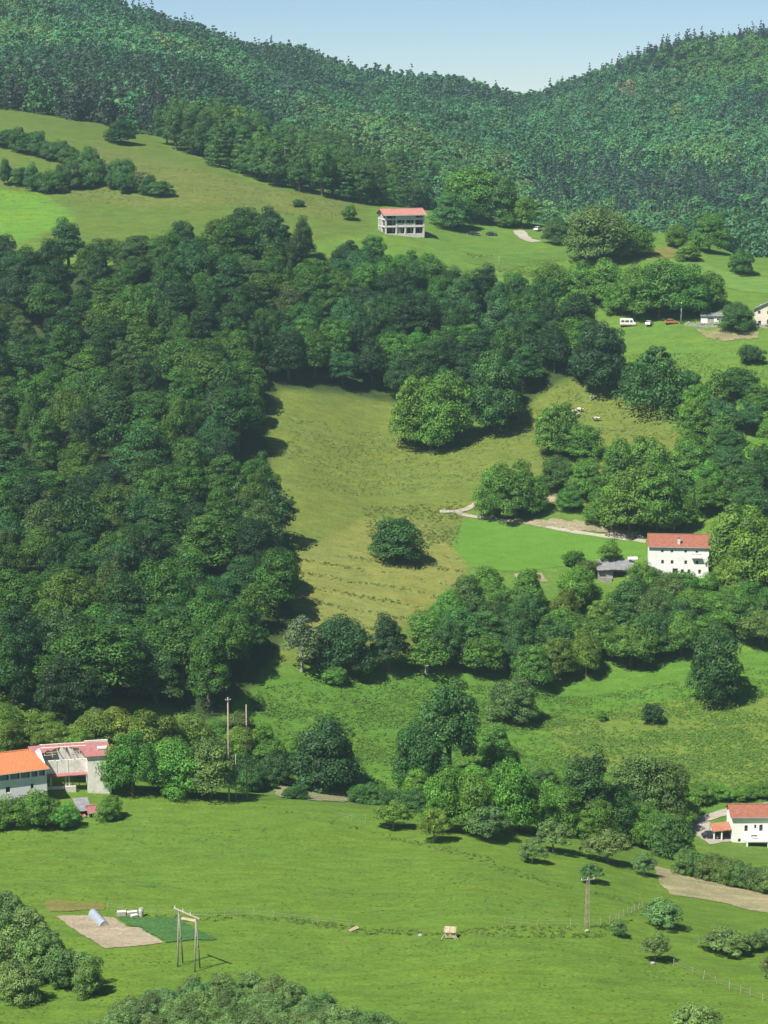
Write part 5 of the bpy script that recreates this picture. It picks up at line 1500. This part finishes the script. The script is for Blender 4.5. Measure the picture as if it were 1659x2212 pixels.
# ------------------------------------------------------------------ rough grass, bracken and tussocks (stuff)
def mounds(name, label, spots, size, spread, lift, cards, cols, cat):
    n = len(spots); S = np.repeat(spots, cards, 0); m_ = len(S)
    a_ = rng.uniform(0, 6.28, m_); q_ = np.sqrt(rng.random(m_)) * spread
    c = S + np.stack([np.cos(a_) * q_, np.sin(a_) * q_, lift * (1 - (q_ / spread) ** 2) * rng.uniform(.5, 1.1, m_)], 1)
    nn = np.stack([np.cos(a_) * q_ / spread * .7, np.sin(a_) * q_ / spread * .7, np.ones(m_)], 1) + rng.normal(size=(m_, 3)) * .22
    v, f = leaf_cards(c, nn, size * rng.uniform(.6, 1.4, m_))
    cc = np.array(cols)[np.repeat(rng.integers(0, len(cols), n), cards)] * rng.uniform(.9, 1.12, (m_, 1))
    me = np_mesh(name, v, f, [M['grass_blade']], False, np.repeat(cc, 4, 0))
    return tag(link(name, me), label, cat, kind='stuff')
def tufts(name, label, spots, hgt, spread, blades, cols):
    n = len(spots)
    S = np.repeat(spots, blades, 0); m_ = len(S)
    hh = hgt * rng.uniform(.5, 1.4, m_); a_ = rng.uniform(0, 6.28, m_); rad = spread * rng.uniform(.1, 1, m_)
    base = S + np.stack([np.cos(a_) * rad * .5, np.sin(a_) * rad * .5, np.full(m_, -.05)], 1)
    tip = S + np.stack([np.cos(a_) * rad * 1.3, np.sin(a_) * rad * 1.3, hh], 1)
    b2 = a_ + 1.57; wv = (0.3 * spread) * rng.uniform(.6, 1.3, m_)
    side = np.stack([np.cos(b2) * wv, np.sin(b2) * wv, np.zeros(m_)], 1)
    v = np.stack([base - side, base + side, tip], 1).reshape(-1, 3)
    f = np.arange(3 * m_).reshape(-1, 3)
    ci = rng.integers(0, len(cols), n)
    c = np.array(cols)[np.repeat(ci, blades)] * rng.uniform(.7, 1.3, (m_, 1))
    me = np_mesh(name, v, f, [M['grass_blade']], False, np.repeat(c, 3, 0))
    return tag(link(name, me), label, 'grass' if 'grass' in name else 'bracken', kind='stuff')
def spots_in(poly, n, ymin, ridged=None):
    P = [ground(x, y, ymin) for x, y in poly]; q = [(p.x, p.y) for p in P]
    x0, x1 = min(a for a, b in q), max(a for a, b in q); y0, y1 = min(b for a, b in q), max(b for a, b in q)
    X = rng.uniform(x0, x1, n * 6); Y = rng.uniform(y0, y1, n * 6)
    k = inpoly(X, Y, q)
    dens = fbm(X / 14, Y / 6, 4) + .5
    k &= rng.random(len(X)) < np.clip((dens - .3) * 2.4, .08, 1)
    if ridged: k &= (np.abs(((Y + 4 * fbm(X / 25, Y / 25)) / ridged) % 1 - .5) < .13)
    X, Y = X[k][:n], Y[k][:n]
    return np.stack([X, Y, height(X, Y)], 1)
G1 = [(.085, .185, .026), (.076, .165, .024), (.11, .19, .03)]
mounds('bracken', 'bracken and brambles cloaking the slope above the stream', spots_in([(540, 1480), (700, 1470), (900, 1460), (1300, 1500), (1700, 1430), (1700, 1740), (1300, 1700), (900, 1730), (560, 1690)], 10000, 460), .24, .9, .22, 9, G1, 'bracken')
mounds('tussock_grass', 'tussocky grass ridges across the dry end of the meadow', np.concatenate([spots_in([(630, 1200), (980, 1180), (1015, 1275), (900, 1330), (780, 1420), (640, 1350)], 1100, 520, 7.5), spots_in([(780, 1090), (1000, 1080), (990, 1180), (800, 1170)], 900, 520)]), .18, .5, .35, 7, [(.095, .14, .026), (.13, .155, .035), (.11, .14, .03)], 'grass')
mounds('ditch_grass', 'rank grass along the ditch between the lower fields', np.concatenate([spots_in([(230, 1968), (460, 1978), (650, 1985), (800, 2005), (960, 2015), (1100, 2000), (1270, 2006), (1390, 1965), (1400, 1975), (1290, 2030), (1100, 2025), (900, 2022), (780, 2018), (600, 1990), (440, 1992)], 800, 270), spots_in([(560, 1742), (650, 1755), (800, 1795), (1000, 1835), (1180, 1900), (1300, 1930), (1400, 1950), (1400, 1958), (1290, 1940), (1100, 1890), (900, 1825), (640, 1762)], 500, 270)]), .17, .42, .4, 8, [(.08, .15, .02), (.10, .17, .026), (.13, .17, .04)], 'grass')
mounds('pasture_grass', 'tussocks scattered on the hillside and cow pastures', np.concatenate([spots_in([(200, 320), (560, 405), (780, 450), (740, 480), (300, 450), (-50, 440)], 1500, 780), spots_in([(1130, 880), (1240, 815), (1330, 840), (1480, 940), (1300, 990), (1150, 1000), (900, 1060), (620, 1060), (620, 900)], 2500, 600), spots_in([(1000, 545), (1220, 560), (1150, 600), (1050, 580)], 900, 700), spots_in([(1300, 770), (1600, 760), (1700, 800), (1600, 840), (1400, 780)], 700, 640)]), .16, .4, .22, 6, [(.085, .135, .024), (.11, .15, .03)], 'grass')

mounds('field_weeds', 'scattered weeds and grass clumps in the lower fields', spots_in([(-60, 1800), (300, 1770), (640, 1790), (900, 1860), (1250, 1950), (1380, 1950), (1200, 1990), (700, 1980), (300, 1955), (-60, 1960), (-60, 2250), (1700, 2250), (1450, 2060), (900, 2030), (500, 2000), (480, 2060), (230, 2060), (80, 1970), (-60, 2000)], 2200, 270), .12, .3, .14, 5, [(.07, .135, .02), (.09, .16, .024), (.055, .12, .018)], 'grass')

# ------------------------------------------------------------------ leave out trees that stand wholly behind others
bpy.context.view_layer.update()
_roots = [o for o in C.objects if o.type == 'EMPTY' and o.get('category') in ('tree', 'bush')]
_BW, _BH = 332, 443
_cell, _dep, _own = [], [], []
_cache = {}
for n_, o in enumerate(_roots):
    cr = [c for c in o.children if c.name.startswith('crown')][0]
    me = cr.data
    if me.name not in _cache:
        a_ = np.empty(len(me.vertices) * 3, np.float32); me.vertices.foreach_get('co', a_)
        _cache[me.name] = a_.reshape(-1, 3)[::max(1, len(me.vertices) // 2500)]
    mw = np.array(cr.matrix_world)
    q = _cache[me.name] @ mw[:3, :3].T + mw[:3, 3]
    x_, y_ = to_pix(q[:, 0], q[:, 1], q[:, 2])
    for dx_ in (-2, 2):
        for dy_ in (-2, 2):
            cx_ = np.floor((x_ + dx_) * _BW / PW).astype(int); cy_ = np.floor((y_ + dy_) * _BH / PH).astype(int)
            ok = (cx_ >= 0) & (cx_ < _BW) & (cy_ >= 0) & (cy_ < _BH)
            _cell.append((cy_ * _BW + cx_)[ok]); _dep.append(q[ok, 1]); _own.append(np.full(ok.sum(), n_))
_cell = np.concatenate(_cell); _dep = np.concatenate(_dep); _own = np.concatenate(_own)
_ord = np.argsort(-_dep, kind='stable')
_buf = np.full(_BW * _BH, -1); _buf[_cell[_ord]] = _own[_ord]
_seen = np.bincount(_buf[_buf >= 0], minlength=len(_roots))
_drop = [o for n_, o in enumerate(_roots) if _seen[n_] < 6]
for o in _drop:
    for c in list(o.children): bpy.data.objects.remove(c)
    bpy.data.objects.remove(o)
print('TREES', N_TREES, 'hidden', len(_drop))

# ------------------------------------------------------------------ haze
hz = MB().box(-900, 900, -160, 2100, float(GZ.min()) * 0 - 60, 330)
hm = bpy.data.materials.new('haze'); hm.use_nodes = True
t = hm.node_tree; t.nodes.remove(t.nodes['Principled BSDF'])
pv = t.nodes.new('ShaderNodeVolumePrincipled')
pv.inputs['Color'].default_value = (0.55, 0.80, 0.84, 1); pv.inputs['Density'].default_value = 0.00014
pv.inputs['Anisotropy'].default_value = 0.3
t.links.new(pv.outputs[0], t.nodes['Material Output'].inputs['Volume'])
tag(hz.build('haze', hm), kind='stuff')
